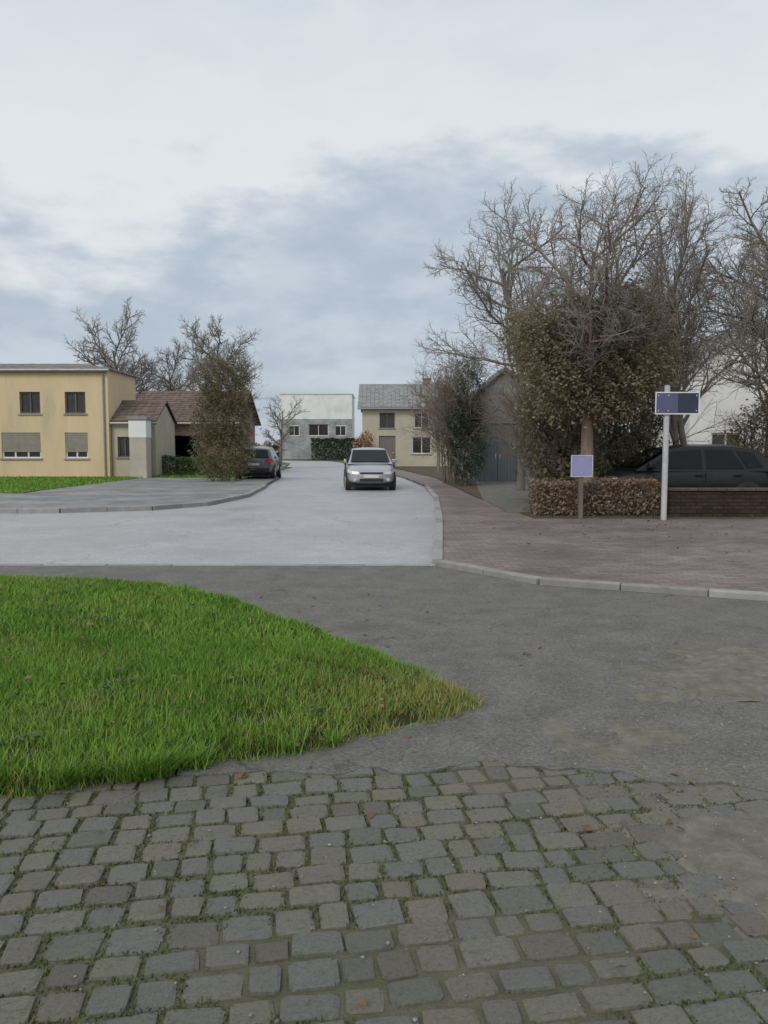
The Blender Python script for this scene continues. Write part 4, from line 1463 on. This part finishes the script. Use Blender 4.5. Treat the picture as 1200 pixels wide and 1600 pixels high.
shrub('evergreen_shrub', (4.35, 19.6, 0.05), [(0, 0, 2.2, 1.15, .9, 1.7), (-.35, .1, 3.6, .8, .8, 1.0), (.55, .2, 4.0, .95, .8, 1.1), (-.9, .2, 4.3, .7, .6, .7), (.2, -.2, 1.0, 1.0, .8, .9)], 'olive',
      'tall dense olive green evergreen behind the reddish tree trunk', 91, per=1500, size=.10, hgt=3.0, stems=8, lean=.2)
shrub('evergreen_shrub', (6.4, 21.2, 0.05), [(0, 0, 2.4, 1.25, .9, 1.7), (.4, 0, 4.3, 1.0, .8, 1.1), (-.6, .1, 4.2, .95, .8, 1.2), (0, -.3, 1.1, 1.1, .8, 1.0)], 'ivy',
      'broad dark ivy covered thicket behind the sign post', 92, per=1300, size=.10, hgt=4.2, stems=9)
shrub('evergreen_shrub', (5.2, 23.2, 0.05), [(0, 0, 3.0, 1.3, .9, 1.8), (.5, 0, 4.9, 1.2, .9, 1.0), (-.7, 0, 4.6, 1.0, .8, 1.0), (0, 0, 1.4, 1.2, .9, 1.3)], 'olive',
      'tallest olive evergreen filling the gap behind the other two', 98, per=520, size=.11, hgt=5.0, stems=8)
shrub('evergreen_shrub', (11.6, 24.0, 0.05), [(0, 0, 1.6, 1.3, 1.0, 1.3), (.5, 0, 2.8, .9, .8, 1.0)], 'olive', 'olive bush in front of the pale house at the right edge', 93, per=600, size=.11, hgt=2.8, stems=6)
shrub('conifer_shrub', (3.15, 30.0, 0.05), [(0, 0, 1.5, .85, .8, 1.5), (.1, 0, 3.5, .7, .6, 1.6), (-.2, .1, 2.4, .8, .7, 1.0)], 'dkgreen', 'dark green conifer left of the grey outbuilding', 94, per=1700, size=.11,
      cat='conifer', hgt=4.6, stems=3, lean=.06, aspect=.35)
shrub('twiggy_shrub', (2.75, 32.5, 0.05), [(0, 0, 2.6, .7, .8, 1.9), (-.2, 0, 4.2, .6, .6, 1.0), (.6, .2, 4.6, .7, .6, 1.1)], 'beech', 'brown twiggy shrub behind the dark conifer at the plot corner', 95, per=420, size=.09, hgt=4.4, stems=12, lean=.12)

# left background
bare_tree('bare_tree', (-16.2, 50.0, 0), 10.6, .17, 85, 'bare tree rising behind the roof of the ochre house', cfg=dict(kids=[13, 9, 8, 6], rr=[.36, .45, .5, .6]), thick=1.6)
bare_tree('bare_tree', (-11.2, 51.5, 0), 11.0, .17, 86, 'bare tree rising behind the brick garage roof', cfg=dict(kids=[13, 9, 8, 6], rr=[.36, .45, .5, .6]), thick=1.6)
bare_tree('bare_tree', (-14.2, 54.5, 0), 9.0, .15, 89, 'lower bare tree between the annexe roof and the brick garage roof', cfg=dict(kids=[13, 9, 8, 6], rr=[.36, .45, .5, .6]), thick=1.6)
bare_tree('bare_tree', (-7.6, 58, 0), 6.0, .10, 87, 'small bare tree left of the road before the white house', thick=1.7)
shrub('thuja', (-6.95, 34.2, 0.05), [(0, 0, 1.3, 1.4, 1.0, 1.4), (0, 0, 2.7, 1.45, 1.0, 1.5), (.1, 0, 3.9, 1.2, .95, 1.3), (-.4, 0, 4.6, .7, .7, .9), (.5, .1, 4.7, .7, .6, .9)], 'thuja',
      'tall olive brown columnar thuja left of the dark grey car', 97, per=1250, size=.12, cat='conifer', hgt=5.0, stems=3, lean=.05, aspect=.35, shell=.6)
bare_tree('bare_tree', (3.2, 47, 0), 7.0, .11, 88, 'bare tree in front of the tan house beyond the conifer', thick=1.6)

# distant wood on the horizon
g = np.random.default_rng(77)
X = np.concatenate([g.uniform(-170, -18, 5200), g.uniform(14, 170, 5200)])
top_ = 4.2 + 2.0 * np.sin(X * .11) + 1.2 * np.sin(X * .37 + 1)
P_ = np.stack([X, g.uniform(135, 150, len(X)), top_ * g.power(1.3, len(X))], 1)
V, F = leaf_quads(P_, 1.5, 78, aspect=.8)
tag(link_mesh('far_wood', np_mesh('far_wood', V, F), M['twig']), 'distant grey brown wood along the horizon', 'wood', kind='stuff')

# fallen leaves under the right hand trees and a few over the pavement
g = np.random.default_rng(79)
X = np.concatenate([g.uniform(3.2, 9, 1500), g.normal(5, 1.8, 260)])
Y = np.concatenate([g.uniform(16.35, 19, 1500), g.normal(13.5, 2.2, 260)])
V, F = leaf_quads(np.stack([X, Y, np.full(len(X), .085)], 1), .06, 80, flat=2.5)
tag(link_mesh('fallen_leaves', np_mesh('fallen_leaves', V, F), M['deadleaf']), 'brown fallen leaves under the trees and on the red pavement', 'leaves', kind='stuff')

# weeds and stray leaves on verge and setts
g = np.random.default_rng(38)
wd_ = []
for _ in range(22):
    cx_, cy_ = g.uniform(-3.2, .3), g.uniform(3.5, 7.5)
    if not in_poly(VERGE0, np.array([cx_]), np.array([cy_]))[0]:
        continue
    k_ = 16
    a_ = g.uniform(0, 6.28, k_)
    r_ = g.uniform(.01, .06, k_)
    z_ = verge_height(np.array([cx_]), np.array([cy_]))[0] + .012
    wd_.append(np.stack([cx_ + r_ * np.cos(a_), cy_ + r_ * np.sin(a_), z_ + g.uniform(-.012, .012, k_)], 1))
V, F = leaf_quads(np.concatenate(wd_), .045, 39, flat=1.5)
tag(link_mesh('verge_weeds', np_mesh('verge_weeds', V, F), M['hedgegreen']), 'small broad leaved weeds growing in the short grass of the verge', 'weeds', kind='stuff')
X = np.concatenate([g.uniform(-3, .4, 130), g.uniform(-2, 2.4, 60)])
Y = np.concatenate([g.uniform(3.4, 8, 130), g.uniform(1.9, 6.5, 60)])
ins_ = in_poly(VERGE, X, Y)
Z = np.where(ins_, verge_height(X, Y) + .045, .012)
V, F = leaf_quads(np.stack([X, Y, Z], 1), .042, 40, flat=2.2)
tag(link_mesh('stray_leaves', np_mesh('stray_leaves', V, F), M['deadleaf']), 'a few brown fallen leaves lying on the verge and the setts', 'leaves', kind='stuff')
